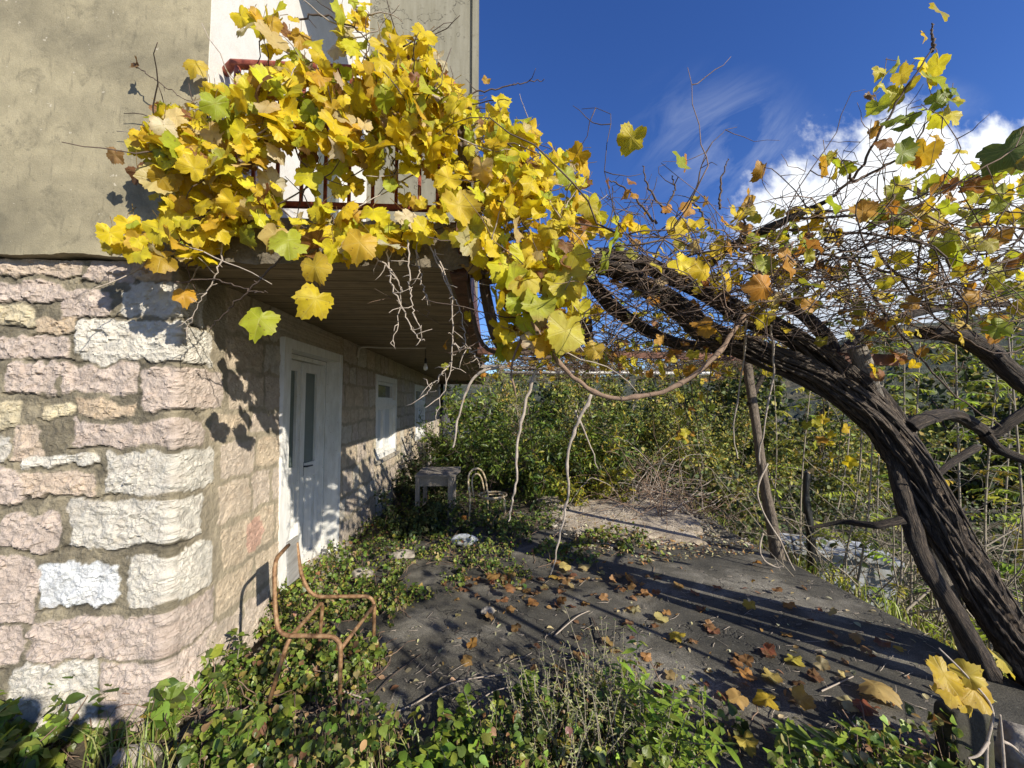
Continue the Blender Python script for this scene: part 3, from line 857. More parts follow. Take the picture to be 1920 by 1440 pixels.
# rusty steel profile poking out of the slab
b0 = at(872, 408, 1.93)
mb = MB(); mb.box((b0.x - .045, b0.y, b0.z - .125), (b0.x + .045, 2.5, b0.z)); mb.box((b0.x - .055, b0.y - .002, b0.z + .001), (b0.x + .055, 2.5, b0.z + .012)); mb.build('steel_profile', M['rust_beam'], house)
# --- railing
RY = 2.26
rail = MB(); rail.tube([(-1.60, RY + .06, 3.70), (-1.52, RY, 3.70), (-.30, RY, 3.70)], .026, 10); ro = rail.build('railing', M['red_rail'], house)
p = MB(); p.tube([(-.30, RY, 2.72), (-.30, RY, 3.70)], .026, 10); p.build('post', M['red_rail'], ro)
p = MB(); p.tube([(-1.49, RY, 2.72), (-1.49, RY, 3.70)], .018, 8); p.build('post', M['red_rail'], ro)
p = MB(); p.box((-1.49, RY - .015, 2.845), (-.30, RY + .015, 2.875)); p.build('bottom_rail', M['red_rail'], ro)
for i in range(8):
    x = -1.38 + i * .137
    p = MB(); p.box((x - .009, RY - .006, 2.875), (x + .009, RY + .006, 3.68)); p.build('baluster', M['red_rail'], ro)
p = MB(); p.tube([(-.30, RY, 3.70), (-.22, RY + .1, 3.70), (-.21, 4.9, 3.70)], .024, 8); p.build('side_rail', M['red_rail'], ro)
for i in range(12):
    p = MB(); y = 2.5 + i * .2; p.box((-.217, y - .009, 2.72), (-.203, y + .009, 3.69)); p.build('baluster', M['red_rail'], ro)
# --- balcony door in the white wall
bd = MB(); bd.box((-1.70, 3.55, 2.74), (-1.64, 3.64, 4.85)); bd.box((-1.70, 4.26, 2.74), (-1.64, 4.35, 4.85)); bd.box((-1.70, 3.64, 4.76), (-1.64, 4.26, 4.85)); bd.box((-1.70, 3.64, 2.74), (-1.65, 4.26, 3.5))
bdo = bd.build('balcony_door', M['white_paint'], house)
bp = MB(); bp.box((-1.69, 3.64, 3.5), (-1.672, 4.26, 4.76)); bp.build('pane', M['glass'], bdo)

# --- entrance door: casing on the wall face, deep white jambs, two glazed leaves
DX = -1.90
y0, y1, zt = DOOR
d = MB()
fx = WX + .055
d.box((WX - .10, y0, -.05), (fx, y0 + .11, zt)); d.box((WX - .10, y1 - .07, -.05), (fx, y1, zt)); d.box((WX - .10, y0 + .11, zt - .085), (fx - .003, y1 - .07, zt))
d.box((DX - .05, y0 + .06, -.05), (WX - .102, y0 + .11, zt - .09)); d.box((DX - .05, y1 - .10, -.05), (WX - .102, y1 - .07, zt - .09)); d.box((DX - .05, y0 + .11, zt - .13), (WX - .102, y1 - .10, zt - .088))
door = d.build('door', M['white_paint'], house)
def leaf(ya, yb, ga, gb):
    l = MB()
    x0, x1 = DX - .045, DX
    zb, ztp = .02, zt - .135
    l.box((x0, ya, zb), (x1, ga, ztp)); l.box((x0, gb, zb), (x1, yb, ztp)); l.box((x0, ga, ztp - .10), (x1, gb, ztp)); l.box((x0, ga, .93), (x1 - .001, gb, 1.08)); l.box((x0, ga, zb), (x1 - .001, gb, .14))
    l.box((x0, ga, .14), (x1 - .02, gb, .93))
    l.box((x1 - .02, ga + .05, .19), (x1 - .009, gb - .05, .88))
    l.build('door_leaf', M['white_paint'], door)
    gp = MB(); gp.box((x0 + .01, ga, 1.08), (x1 - .025, gb, ztp - .10)); gp.build('pane', M['frosted'], door)
leaf(y0 + .112, 3.995, 3.50, 3.91)
leaf(4.003, y1 - .102, 4.09, 4.345)
sb = MB(); sb.box((DX + .001, 3.955, .03), (DX + .022, 4.035, zt - .15)); sb.build('cover_strip', M['white_paint'], door)
h = MB(); h.box((DX + .001, 4.045, .96), (DX + .008, 4.075, 1.10)); h.tube([(DX + .008, 4.06, 1.06), (DX + .045, 4.06, 1.06), (DX + .05, 4.07, 1.06), (DX + .05, 4.17, 1.055)], .009, 8); h.build('handle', M['black'], door)
st = MB(); st.box((WX - .14, y0 - .02, -.05), (WX + .20, y1 + .02, .035)); st.build('doorstep', M['pale_rock'], house)
# --- two windows: fixed transom light over a pair of casements
for (a, b, zb, ztp) in WINS:
    w = MB(); fx = WX + .035; bx = WX - .10
    w.box((bx, a, zb), (fx, a + .09, ztp)); w.box((bx, b - .09, zb), (fx, b, ztp)); w.box((bx, a + .09, ztp - .09), (fx - .002, b - .09, ztp)); w.box((bx, a + .09, zb), (fx - .002, b - .09, zb + .07))
    w.box((bx, a + .09, 1.66), (fx - .004, b - .09, 1.76))
    wo_ = w.build('window', M['white_paint'], house)
    s = MB(); m_ = (a + b) / 2
    for (c0, c1) in ((a + .092, m_ - .003), (m_ + .003, b - .092)):
        s.box((bx + .02, c0, zb + .072), (WX - .02, c0 + .055, 1.658)); s.box((bx + .02, c1 - .055, zb + .072), (WX - .02, c1, 1.658)); s.box((bx + .02, c0 + .055, zb + .072), (WX - .021, c1 - .055, zb + .14)); s.box((bx + .02, c0 + .055, 1.60), (WX - .021, c1 - .055, 1.658))
    s.box((bx + .02, a + .092, 1.762), (WX - .02, a + .15, ztp - .092)); s.box((bx + .02, b - .15, 1.762), (WX - .02, b - .092, ztp - .092)); s.box((bx + .02, a + .15, 1.762), (WX - .021, b - .15, 1.80)); s.box((bx + .02, a + .15, ztp - .14), (WX - .021, b - .15, ztp - .092))
    s.build('sash', M['white_paint'], wo_)
    gl = MB(); gl.box((bx + .03, a + .1, 1.77), (WX - .06, b - .1, ztp - .1)); gl.build('transom_pane', M['glass'], wo_)
    gl = MB(); gl.box((bx + .025, a + .1, zb + .08), (WX - .062, b - .1, 1.655)); gl.build('casement_pane', M['curtain'], wo_)
    si = MB(); si.box((WX - .02, a - .04, zb - .05), (WX + .085, b + .04, zb - .002)); si.build('sill', M['pale_rock'], wo_)
# --- conduit along the soffit and a dark downpipe on the far corner
c = MB(); c.tube(smooth_path([(-1.72, 5.1, 2.30), (-1.70, 5.1, 2.42), (-1.62, 5.15, 2.447), (-1.45, 5.2, 2.447), (-.86, 5.2, 2.447)], 20), .013, 8); c.build('conduit', M['pale_tube'], house)
c = MB(); c.tube([(-1.62, 13.2, 0), (-1.62, 13.2, 2.4)], .06, 10); c.build('downpipe', M['black'], house)
rebase(house)

# hanging bulb
hb = empty('hanging_bulb', (-.86, 5.2, 2.44), 'bare light bulb on a short black cord hanging under the balcony soffit', 'light bulb')
p = MB(); p.tube([(-.86, 5.2, 2.44), (-.86, 5.2, 2.30)], .004, 6); p.build('cord', M['black'], hb)
p = MB(); p.tube([(-.86, 5.2, 2.305), (-.86, 5.2, 2.235)], [.014, .019], 10); p.build('socket', M['black'], hb)
p = MB(); p.tube([(-.86, 5.2, 2.24), (-.86, 5.2, 2.22), (-.86, 5.2, 2.195), (-.86, 5.2, 2.17), (-.86, 5.2, 2.15), (-.86, 5.2, 2.143)], [.014, .018, .028, .032, .022, .006], 14); p.build('bulb', M['bulb'], hb)
rebase(hb)

# ================================================================== FURNITURE
def bent(points, r=.05, n=7):
    """polyline with rounded bends, as bent tube"""
    P = [Vector(p) for p in points]
    out = [P[0]]
    for i in range(1, len(P) - 1):
        a, b, c = P[i - 1], P[i], P[i + 1]
        d0, d1 = (a - b), (c - b)
        rr_ = min(r, d0.length * .45, d1.length * .45)
        s, e = b + d0.normalized() * rr_, b + d1.normalized() * rr_
        for k in range(n + 1):
            t = k / n
            out.append((1 - t) ** 2 * s + 2 * t * (1 - t) * b + t * t * e)
    out.append(P[-1])
    return out
ch = empty('rusty_chair', (-.95, 2.4, 0), 'rusty bent tube chair frame without seat, one grey back slat, by the door', 'chair')
S = .0115
near_fr = [(-.79, 2.17, 0), (-.79, 2.17, .455), (-1.125, 2.19, .46), (-1.155, 2.205, .60), (-1.19, 2.25, .83), (-1.225, 2.47, .835)]
far_fr = [(-.74, 2.60, 0), (-.74, 2.60, .455), (-1.14, 2.61, .455), (-1.215, 2.615, .60), (-1.243, 2.61, .80)]
p = MB(); p.tube(bent(near_fr, .075), S, 10); p.build('side_frame', M['rust'], ch)
p = MB(); p.tube(bent(far_fr, .075), S, 10); p.build('side_frame', M['rust'], ch)
p = MB(); p.tube(bent([(-1.19, 2.17, 0), (-1.075, 2.195, .435), (-1.065, 2.60, .435), (-1.10, 2.625, 0)], .06), S, 10); p.build('rear_leg_frame', M['rust'], ch)
p = MB(); p.tube([(-.79, 2.17, .39), (-.74, 2.60, .40)], S * .95, 10); p.build('front_bar', M['rust'], ch)
p = MB(); p.hexa([(-1.219, 2.455, .60), (-1.209, 2.455, .60), (-1.221, 2.632, .58), (-1.231, 2.632, .58), (-1.232, 2.455, .855), (-1.222, 2.455, .855), (-1.245, 2.632, .84), (-1.255, 2.632, .84)]); p.build('back_slat', M['grey_board'], ch)
rebase(ch)

bc = empty('hoop_chair', (.02, 5.75, 0), 'bent brass coloured tube chair with a double hoop back, half sunk in weeds', 'chair')
hc = Vector((.05, 5.76, .35))
def hoop(w, top, lean, x0, y0):
    pts = []
    for k in range(25):
        a = math.pi * k / 24
        s = math.cos(a); hgt = math.sin(a)
        pts.append((x0 - lean * hgt ** .8 - .0, y0 - w * s * 1.0, hc.z + top * hgt ** .55))
    return pts
dv = Vector((.62, .78, 0)).normalized()          # the hoop's base line runs diagonally
def hp(w, top, lean):
    out = []
    for k in range(29):
        a = math.pi * k / 28
        s = -math.cos(a); hg = math.sin(a) ** .45
        c0 = hc + Vector((-.20, .0, 0))
        out.append(c0 + dv * (w * s) + Vector((-lean * hg, 0, top * hg)))
    return out
h1 = hp(.20, .385, .06); h2 = hp(.125, .31, .05)
p = MB(); p.tube([h1[0] + Vector((-.02, -.02, -.40))] + h1 + [h1[-1] + Vector((.0, .02, -.40))], .015, 9); p.build('outer_hoop', M['brass_tube'], bc)
p = MB(); p.tube(h2, .013, 9); p.build('inner_hoop', M['brass_tube'], bc)
ring = [hc + Vector((.205 * math.cos(a), .205 * math.sin(a), 0)) for a in np.linspace(0, 2 * math.pi, 33)]
p = MB(); p.tube(ring, .014, 8, caps=False); p.build('seat_ring', M['brass_tube'], bc)
ring = [hc + Vector((.165 * math.cos(a), .165 * math.sin(a), -.03)) for a in np.linspace(0, 2 * math.pi, 33)]
p = MB(); p.tube(ring, .007, 8, caps=False); p.build('lower_ring', M['brass_tube'], bc)
for a in (-.7, .75):
    q0 = hc + Vector((.20 * math.cos(a), .20 * math.sin(a), -.005))
    p = MB(); p.tube(bent([hc + Vector((.12 * math.cos(a), .12 * math.sin(a), -.012)), q0 + Vector((.02, 0, -.012)), q0 + Vector((.04, 0, -.4))], .04), .0105, 9); p.build('leg', M['brass_tube'], bc)
rebase(bc)

tb = empty('wooden_table', (-.78, 5.75, 0), 'low weathered wooden table against the stone wall, dry leaves on its top', 'table')
A, B = (-1.12, 5.45), (-.50, 5.42)
p = MB()
for k in range(5):
    yk = 5.42 + k * .145
    p.box((-1.03, yk, .685 + .003 * (k % 2)), (-.47 + .02 * (k % 3), yk + .138, .707 + .003 * (k % 2)))
p.build('table_top', M['old_wood'], tb)
p = MB(); p.box((-1.0, 5.46, .55), (-.53, 5.483, .683)); p.box((-.535, 5.485, .55), (-.512, 6.06, .683)); p.build('apron', M['old_wood'], tb)
for (x, y) in ((-.545, 5.445), (-.545, 6.07), (-.99, 5.445), (-.99, 6.07)):
    p = MB(); p.box((x - .028, y - .028, -.05), (x + .028, y + .028, .682)); p.build('leg', M['old_wood'], tb)
rebase(tb)

# ================================================================== PERGOLA
pg = empty('pergola', (3.0, 3.2, 0), 'leaning grey wooden pergola posts with rusty rails and wires carrying the vine', 'pergola')
def squarepost(a, b, w, name, mat_):
    a, b = Vector(a), Vector(b)
    pts = [tuple(a.lerp(b, t)) for t in np.linspace(0, 1, 24)]
    p = MB()
    p.tube(pts, np.full(24, w), 16, ridge=lambda L, th: 1.0 / np.maximum(np.abs(np.cos(th + .6)), np.abs(np.sin(th + .6)))[None, :] ** .8 * (1 + .06 * np.sin(5 * L[:, None] + 3 * th[None, :]) + .03 * np.sin(23 * L[:, None])))
    return p.build(name, mat_, pg)
squarepost(onz(1832, 1262, -.1), at(1606, 650, 2.39), .048, 'post', M['old_wood'])
pts = smooth_path([onz(1462, 1062, -.1), at(1450, 1000, 4.14), at(1432, 900, 4.12), at(1418, 800, 4.1), at(1402, 690, 4.1), at(1400, 655, 4.1)], 50)
p = MB(); p.tube(pts, np.linspace(.062, .040, 50), 14, ridge=lambda L, th: 1 + .12 * np.sin(2 * th[None, :] + 2.2 * L[:, None]) + .10 * (vnoise(np.stack([np.repeat(L * 5, 14), np.tile(np.cos(th) * 1.5, len(L)), np.tile(np.sin(th) * 1.5, len(L))], -1), 4).reshape(len(L), 14) - .5)); p.build('post', M['post_bark'], pg)
p = MB(); p.tube(smooth_path([at(1404, 760, 4.1), at(1425, 715, 4.12), at(1440, 690, 4.15)], 8), np.linspace(.03, .022, 8), 8); p.build('brace', M['vine_bark'], pg)
a = at(1405, 672, 4.1); 
p = MB(); p.beam((-.13, 4.1, 2.26), (3.3, 4.1, 2.20), .05, .07); p.build('rail', M['rust_beam'], pg)
e = at(1680, 676, 2.46)
p = MB(); a0 = at(1470, 668, 2.62); p.beam((a0.x, a0.y, a0.z), (e.x, e.y, e.z), .05, .075); p.build('rail', M['rust_beam'], pg)
p = MB(); p.beam((-.13, 5.9, 2.27), (3.4, 6.2, 2.2), .04, .05); p.build('rail', M['old_wood'], pg)
p = MB(); p.tube([(.2, 5.2, 2.12), (3.2, 5.3, 2.13)], .022, 8); p.build('pale_tube', M['white_paint'], pg)  # white tube added in place of bright sky glimpses
for x in (.35, .9, 1.45, 2.0, 2.55, 3.0):
    p = MB(); p.tube(smooth_path([(x, 1.6, 2.24), (x + .03, 3.2, 2.20), (x, 4.8, 2.24), (x - .03, 6.3, 2.26)], 14), .003, 5); p.build('wire', M['wire'], pg)
rebase(pg)

# ================================================================== THE BIG GRAPE VINE
gv = empty('grape_vine', tuple(onz(1960, 1290)), 'thick twisted old grapevine with dark shaggy bark arching over the pergola', 'vine')
def bark_ridge(seed, sides, tw=1.4, amp=.2):
    def f(L, th):
        LL, TH = np.meshgrid(L, th, indexing='ij')
        a = TH + tw * LL
        q = np.stack([np.cos(a) * 2.4, np.sin(a) * 2.4, LL * 1.3], -1).reshape(-1, 3)
        n1 = np.abs(fbm(q, 4, seed) - .5).reshape(LL.shape) * 2
        q2 = np.stack([np.cos(a) * 6.5, np.sin(a) * 6.5, LL * 2.2], -1).reshape(-1, 3)
        n2 = fbm(q2, 3, seed + 3).reshape(LL.shape) - .5
        q3 = np.stack([LL * 2.3, LL * 0, LL * 0], -1).reshape(-1, 3)
        n3 = fbm(q3, 3, seed + 9).reshape(LL.shape) - .5
        return 1 + amp * .9 - amp * 2.4 * (.35 - n1) * 1.0 - amp * .4 + amp * 1.9 * n2 + .35 * n3 + .10 * np.cos(2 * a)
    return f
def limb(name, pts, r0, r1, sides=40, n=170, seed=1, mat_='vine_bark', parent=None, tw=1.4, amp=.2):
    P = smooth_path([at(*p) for p in pts], n)
    j = (np.stack([fbm(np.stack([np.linspace(0, len(pts) * .9, n), np.full(n, k * 7.), np.full(n, seed)], -1), 3, seed) for k in range(3)], -1) - .5) * r0 * .6
    j *= np.linspace(0, 1, n)[:, None] ** .3
    m = MB(); m.tube(P + j, np.linspace(r0, r1, n), sides, ridge=bark_ridge(seed, sides, tw, amp))
    return m.build(name, M[mat_], parent or gv)
limb('trunk', [(2010, 1350, 2.2), (1890, 1185, 2.2), (1805, 1050, 2.22), (1750, 950, 2.25), (1695, 855, 2.28), (1620, 768, 2.32), (1530, 708, 2.38), (1440, 668, 2.42), (1340, 628, 2.5), (1255, 565, 2.55), (1185, 520, 2.6), (1110, 495, 2.65)], .088, .052, 72, 320, 3, amp=.34)
limb('limb', [(1940, 1300, 2.42), (1830, 1110, 2.40), (1760, 960, 2.38), (1718, 868, 2.36), (1655, 778, 2.40), (1568, 690, 2.45), (1480, 628, 2.5), (1390, 585, 2.55), (1300, 540, 2.62), (1210, 498, 2.7), (1120, 480, 2.7)], .066, .046, 64, 300, 5, tw=1.0, amp=.34)
limb('limb', [(1850, 1260, 2.16), (1790, 1150, 2.18), (1735, 1060, 2.2), (1700, 960, 2.25), (1668, 850, 2.30), (1620, 790, 2.36)], .052, .03, 24, 120, 7)
limb('limb', [(1705, 800, 2.33), (1745, 782, 2.36), (1790, 778, 2.42), (1835, 800, 2.45), (1858, 815, 2.45), (1895, 792, 2.4), (1960, 750, 2.35)], .042, .026, 24, 120, 9)
limb('limb', [(1845, 815, 2.45), (1880, 845, 2.4), (1930, 868, 2.35), (1990, 885, 2.3)], .036, .022, 20, 90, 11)
limb('limb', [(1830, 840, 2.42), (1780, 870, 2.38), (1745, 900, 2.34)], .024, .012, 16, 60, 12)
limb('limb', [(1735, 625, 2.3), (1790, 628, 2.3), (1850, 660, 2.3), (1895, 700, 2.25), (1970, 745, 2.2)], .045, .05, 24, 110, 13)
limb('limb', [(1095, 470, 2.7), (1105, 520, 2.75), (1140, 565, 2.8), (1185, 600, 2.85), (1260, 640, 2.9), (1350, 655, 3.0), (1480, 662, 2.8)], .046, .04, 28, 130, 15)
limb('limb', [(1290, 520, 2.65), (1360, 470, 2.5), (1430, 435, 2.3), (1500, 400, 2.2), (1560, 372, 2.1)], .042, .008, 20, 110, 17)
limb('limb', [(1640, 770, 2.45), (1580, 690, 2.6), (1540, 620, 2.7), (1480, 570, 2.8), (1420, 545, 3.0)], .05, .03, 20, 100, 19)
limb('limb', [(1560, 690, 2.5), (1620, 620, 2.7), (1720, 585, 2.9), (1830, 570, 3.0), (1930, 575, 3.0)], .038, .02, 18, 100, 21)
limb('limb', [(1690, 975, 2.2), (1640, 985, 2.25), (1580, 980, 2.4), (1520, 990, 2.5)], .024, .008, 14, 70, 23)
# peeling strips of bark along the two big stems
def strips(pts, r0, r1, k, seed):
    rs = np.random.default_rng(seed)
    base = smooth_path([at(*p) for p in pts], 240)
    tg = np.gradient(base, axis=0); tg /= np.linalg.norm(tg, axis=1)[:, None]
    n1 = np.cross(tg, [0, 0, 1.]); n1 /= np.linalg.norm(n1, axis=1)[:, None]; n2 = np.cross(tg, n1)
    rad = np.linspace(r0, r1, 240)
    m = MB()
    for q in range(k):
        a, b = sorted(rs.integers(0, 240, 2))
        if b - a < 40: b = min(239, a + 60); a = b - 60
        idx = np.linspace(a, b, max(14, (b - a) // 5)).astype(int)
        th = rs.uniform(0, 6.28) + np.linspace(0, rs.uniform(-.4, 1.4), len(idx)) + .25 * np.sin(np.linspace(0, rs.uniform(3, 9), len(idx)))
        off = 1.0 + .20 * rs.random() + .13 * np.sin(np.linspace(0, rs.uniform(2, 12), len(idx)))
        off[0] *= .8; off[-1] *= rs.choice([.8, 1.25])
        P = base[idx] + (rad[idx] * off)[:, None] * (np.cos(th)[:, None] * n1[idx] + np.sin(th)[:, None] * n2[idx])
        w_ = rs.uniform(.004, .013)
        ww = w_ * np.sin(np.linspace(.25, 2.95, len(idx))) ** .6 * (1 + .25 * rs.normal(0, 1, len(idx)).clip(-1, 1))
        m.tube(P, ww, 7)
    return m
TA = [(1890, 1185, 2.2), (1805, 1050, 2.22), (1750, 950, 2.25), (1695, 855, 2.28), (1620, 768, 2.32), (1530, 708, 2.38), (1440, 668, 2.42), (1340, 628, 2.5), (1255, 565, 2.55)]
TB = [(1940, 1300, 2.42), (1830, 1110, 2.40), (1760, 960, 2.38), (1718, 868, 2.36), (1655, 778, 2.40), (1568, 690, 2.45), (1480, 628, 2.5), (1390, 585, 2.55), (1300, 540, 2.62)]
strips(TA, .086, .060, 60, 5).build('bark_strips', M['lit_strip_bark'], gv)
strips(TB, .064, .048, 46, 6).build('bark_strips', M['lit_strip_bark'], gv)
# brown canes looping down in front
def cane(pts, r0, r1, mat_='cane_bark', parent=None, name='cane', n=60, sides=9, knots=True):
    P = smooth_path([at(*p) for p in pts], n)
    rad = np.linspace(r0, r1, n)
    if knots:
        k = np.arange(n)
        rad = rad * (1 + .35 * np.exp(-((k % 13) - 6) ** 2 / 1.5))
    P = P + (np.stack([vnoise(np.stack([np.arange(n) * .35, np.full(n, q * 5.), np.full(n, pts[0][0])], -1), 3) for q in range(3)], -1) - .5) * .012
    m = MB(); m.tube(P, rad, sides)
    return m.build(name, M[mat_], parent or gv)
cane([(1400, 590, 2.0), (1378, 615, 1.95), (1335, 675, 1.9), (1270, 722, 1.9), (1200, 744, 1.9), (1135, 742, 1.9), (1075, 708, 1.9), (1030, 655, 1.88), (996, 605, 1.86), (978, 560, 1.84), (980, 530, 1.84)], .0125, .010, n=110)
cane([(978, 562, 1.84), (1005, 540, 1.83), (1032, 525, 1.82)], .010, .006, n=14)
cane([(978, 562, 1.84), (950, 556, 1.84), (935, 548, 1.86)], .009, .004, n=14)
cane([(1002, 610, 1.86), (975, 640, 1.87), (960, 690, 1.9), (966, 745, 1.9)], .008, .003, n=24)
cane([(1108, 742, 1.9), (1085, 790, 1.92), (1064, 850, 1.95), (1064, 930, 1.98), (1050, 1000, 2.0), (1034, 1078, 2.02)], .0095, .0035, 'pale_twig', n=70)
cane([(1005, 695, 2.0), (985, 760, 2.02), (971, 830, 2.03), (968, 905, 2.04), (958, 950, 2.05), (954, 978, 2.06)], .009, .0035, 'pale_twig', n=70)
cane([(935, 690, 2.0), (900, 698, 2.0), (875, 730, 2.02), (860, 780, 2.05), (850, 840, 2.06)], .009, .004, 'pale_twig', n=40)
cane([(1080, 770, 1.94), (1100, 820, 1.98), (1122, 880, 2.02)], .006, .002, 'pale_twig', n=24)
cane([(1445, 610, 2.1), (1450, 700, 2.2), (1432, 800, 2.25), (1424, 870, 2.3)], .006, .004, 'pale_twig', n=36)
cane([(1400, 600, 2.1), (1390, 700, 2.3), (1376, 800, 2.4), (1384, 860, 2.4)], .006, .003, 'pale_twig', n=36)
cane([(1430, 1000, 3.9), (1426, 1040, 3.9), (1450, 1062, 3.85), (1470, 1062, 3.8)], .010, .006, 'pale_twig', n=30)
cane([(1440, 870, 3.9), (1420, 930, 3.9), (1460, 1010, 3.85), (1490, 1070, 3.8)], .010, .006, 'pale_twig', n=30)
for pts in ([(1290, 680, 2.8), (1300, 750, 2.8), (1312, 825, 2.8)], [(1268, 680, 2.8), (1282, 740, 2.8), (1290, 795, 2.8)], [(1335, 680, 2.85), (1325, 750, 2.85), (1330, 800, 2.85)], [(1530, 690, 2.9), (1545, 780, 2.9), (1540, 880, 2.9)], [(1590, 720, 2.85), (1578, 800, 2.85), (1570, 890, 2.85)]):
    cane(pts, .004, .002, 'dark_twig', n=24, sides=5)
# unseen canes added at right and behind, to streak the terrace with shade
for (x, y, lx, r_) in ((2.55, .45, .10, .035), (2.2, -.25, -.08, .022), (3.05, .8, .05, .03), (2.85, .15, -.12, .018), (3.3, 1.35, .1, .02)):
    P = smooth_path([(x, y, -.05), (x + .03, y - .02, .7), (x + lx * .6, y + .02, 1.5), (x + lx, y, 2.3)], 60)
    P = P + .05 * (np.stack([fbm(np.stack([np.linspace(0, 4, 60), np.full(60, 7. * k), np.full(60, x * 9)], -1), 4, 12, .65) for k in range(3)], -1) - .5)
    m = MB(); m.tube(P, np.linspace(r_, r_ * .7, 60), 16, ridge=bark_ridge(int(x * 10), 16)); m.build('limb', M['vine_bark'], gv)
# tangle of thin shoots on the wires
m1, m2 = MB(), MB()
can_leaf_pos = []
NT_ = 880
for i in range(NT_):
    Y0 = 1.75 + 4.6 * RNG.random() ** 1.5
    X0 = RNG.uniform(.25, 3.6)
    if Y0 < 2.3: X0 = RNG.uniform(.55, 2.9)
    hmax = .10 + .45 * np.exp(-((Y0 - 2.5) / 1.0) ** 2)
    z0 = 2.20 + RNG.random() ** 1.4 * hmax + .12 * (X0 > 1.8) * RNG.random()
    a = RNG.uniform(0, 2 * math.pi)
    if RNG.random() < .5: a = RNG.choice([.15, math.pi + .15]) + RNG.normal(0, .35)
    L = RNG.uniform(.35, 1.3)
    P = walk((X0, Y0, z0), (math.cos(a), math.sin(a) * .7, RNG.normal(0, .3)), L, 10, .27)
    P[:, 2] = np.clip(P[:, 2], 2.08, 3.2); P[:, 1] = np.maximum(P[:, 1], 1.55)
    (m1 if RNG.random() < .75 else m2).tube(P, np.linspace(RNG.uniform(.0022, .0055), .0012, 11), 5)
    for k in (3, 5, 7, 9):
        if RNG.random() < .8:
            Q = walk(P[k], RNG.normal(0, 1, 3) * np.array([1, 1, .6]), RNG.uniform(.08, .34), 5, .28)
            (m1 if RNG.random() < .5 else m2).tube(Q, np.linspace(.0026, .001, 6), 4)
        can_leaf_pos.append(P[k])
for i in range(90):  # unseen shoots outside the view, added to shade the terrace
    p0 = np.array([RNG.uniform(1.5, 3.3), RNG.uniform(-1.2, .9), 2.15 + .3 * RNG.random()])
    p0[0] = max(p0[0], 1.45 * p0[1] + .35)
    a = RNG.uniform(0, 6.28)
    P = walk(p0, (math.cos(a), math.sin(a), RNG.normal(0, .2)), RNG.uniform(.3, 1.1), 9, .25)
    P[:, 0] = np.maximum(P[:, 0], np.maximum(1.45 * P[:, 1] + .3, .9)); P[:, 2] = np.clip(P[:, 2], 2.0, 2.9)
    m1.tube(P, np.linspace(.007, .002, 10), 5)
    for k in (2, 5, 8): can_leaf_pos.append(P[k])
# shoots lifting into the sky above the canopy
SHOOT = [[(1560, 372, 2.1), (1610, 320, 2.0), (1650, 250, 1.9), (1690, 180, 1.85), (1735, 110, 1.8), (1748, 90, 1.8)], [(1748, 96, 1.8), (1749, 70, 1.8), (1746, 46, 1.8)],
 [(1600, 340, 2.0), (1570, 300, 2.0), (1550, 290, 2.0)], [(1600, 340, 2.0), (1680, 300, 1.95), (1715, 270, 1.95), (1745, 215, 1.9)], [(1530, 400, 2.1), (1680, 380, 2.0), (1800, 340, 1.9), (1930, 310, 1.8)],
 [(1500, 410, 2.1), (1660, 400, 2.0), (1800, 390, 1.9), (1930, 400, 1.8)], [(1480, 430, 2.2), (1640, 440, 2.1), (1800, 470, 2.0), (1940, 460, 1.9)], [(1350, 390, 2.3), (1352, 340, 2.3), (1365, 298, 2.3)], [(1250, 400, 2.4), (1215, 350, 2.4), (1205, 312, 2.4)],
 [(1230, 420, 2.4), (1180, 360, 2.4), (1135, 338, 2.4)], [(1240, 400, 2.4), (1265, 360, 2.4), (1260, 330, 2.4)], [(1600, 470, 2.3), (1700, 430, 2.1), (1820, 430, 2.0), (1930, 380, 1.9)], [(1440, 470, 2.3), (1560, 480, 2.2), (1700, 520, 2.1), (1850, 540, 2.0), (1930, 520, 2.0)],
 [(1330, 420, 2.4), (1300, 380, 2.4), (1280, 400, 2.4)], [(1380, 470, 2.3), (1400, 400, 2.2), (1405, 370, 2.2)], [(1600, 480, 2.2), (1640, 560, 2.2), (1700, 640, 2.2), (1790, 740, 2.2), (1880, 800, 2.2)], [(1640, 470, 2.2), (1760, 600, 2.2), (1860, 660, 2.1), (1930, 650, 2.1)]]
for s_ in SHOOT:
    P = smooth_path([at(*p) for p in s_], 26)
    P += (np.random.default_rng(int(s_[0][0])).normal(0, 1, P.shape)) * .004
    m1.tube(P, np.linspace(.0085, .003, 26), 6)
    for k in range(3, 26, 3):
        can_leaf_pos.append(P[k])
m1.build('dark_shoots', M['dark_twig'], gv); m2.build('pale_shoots', M['cane_bark'], gv)
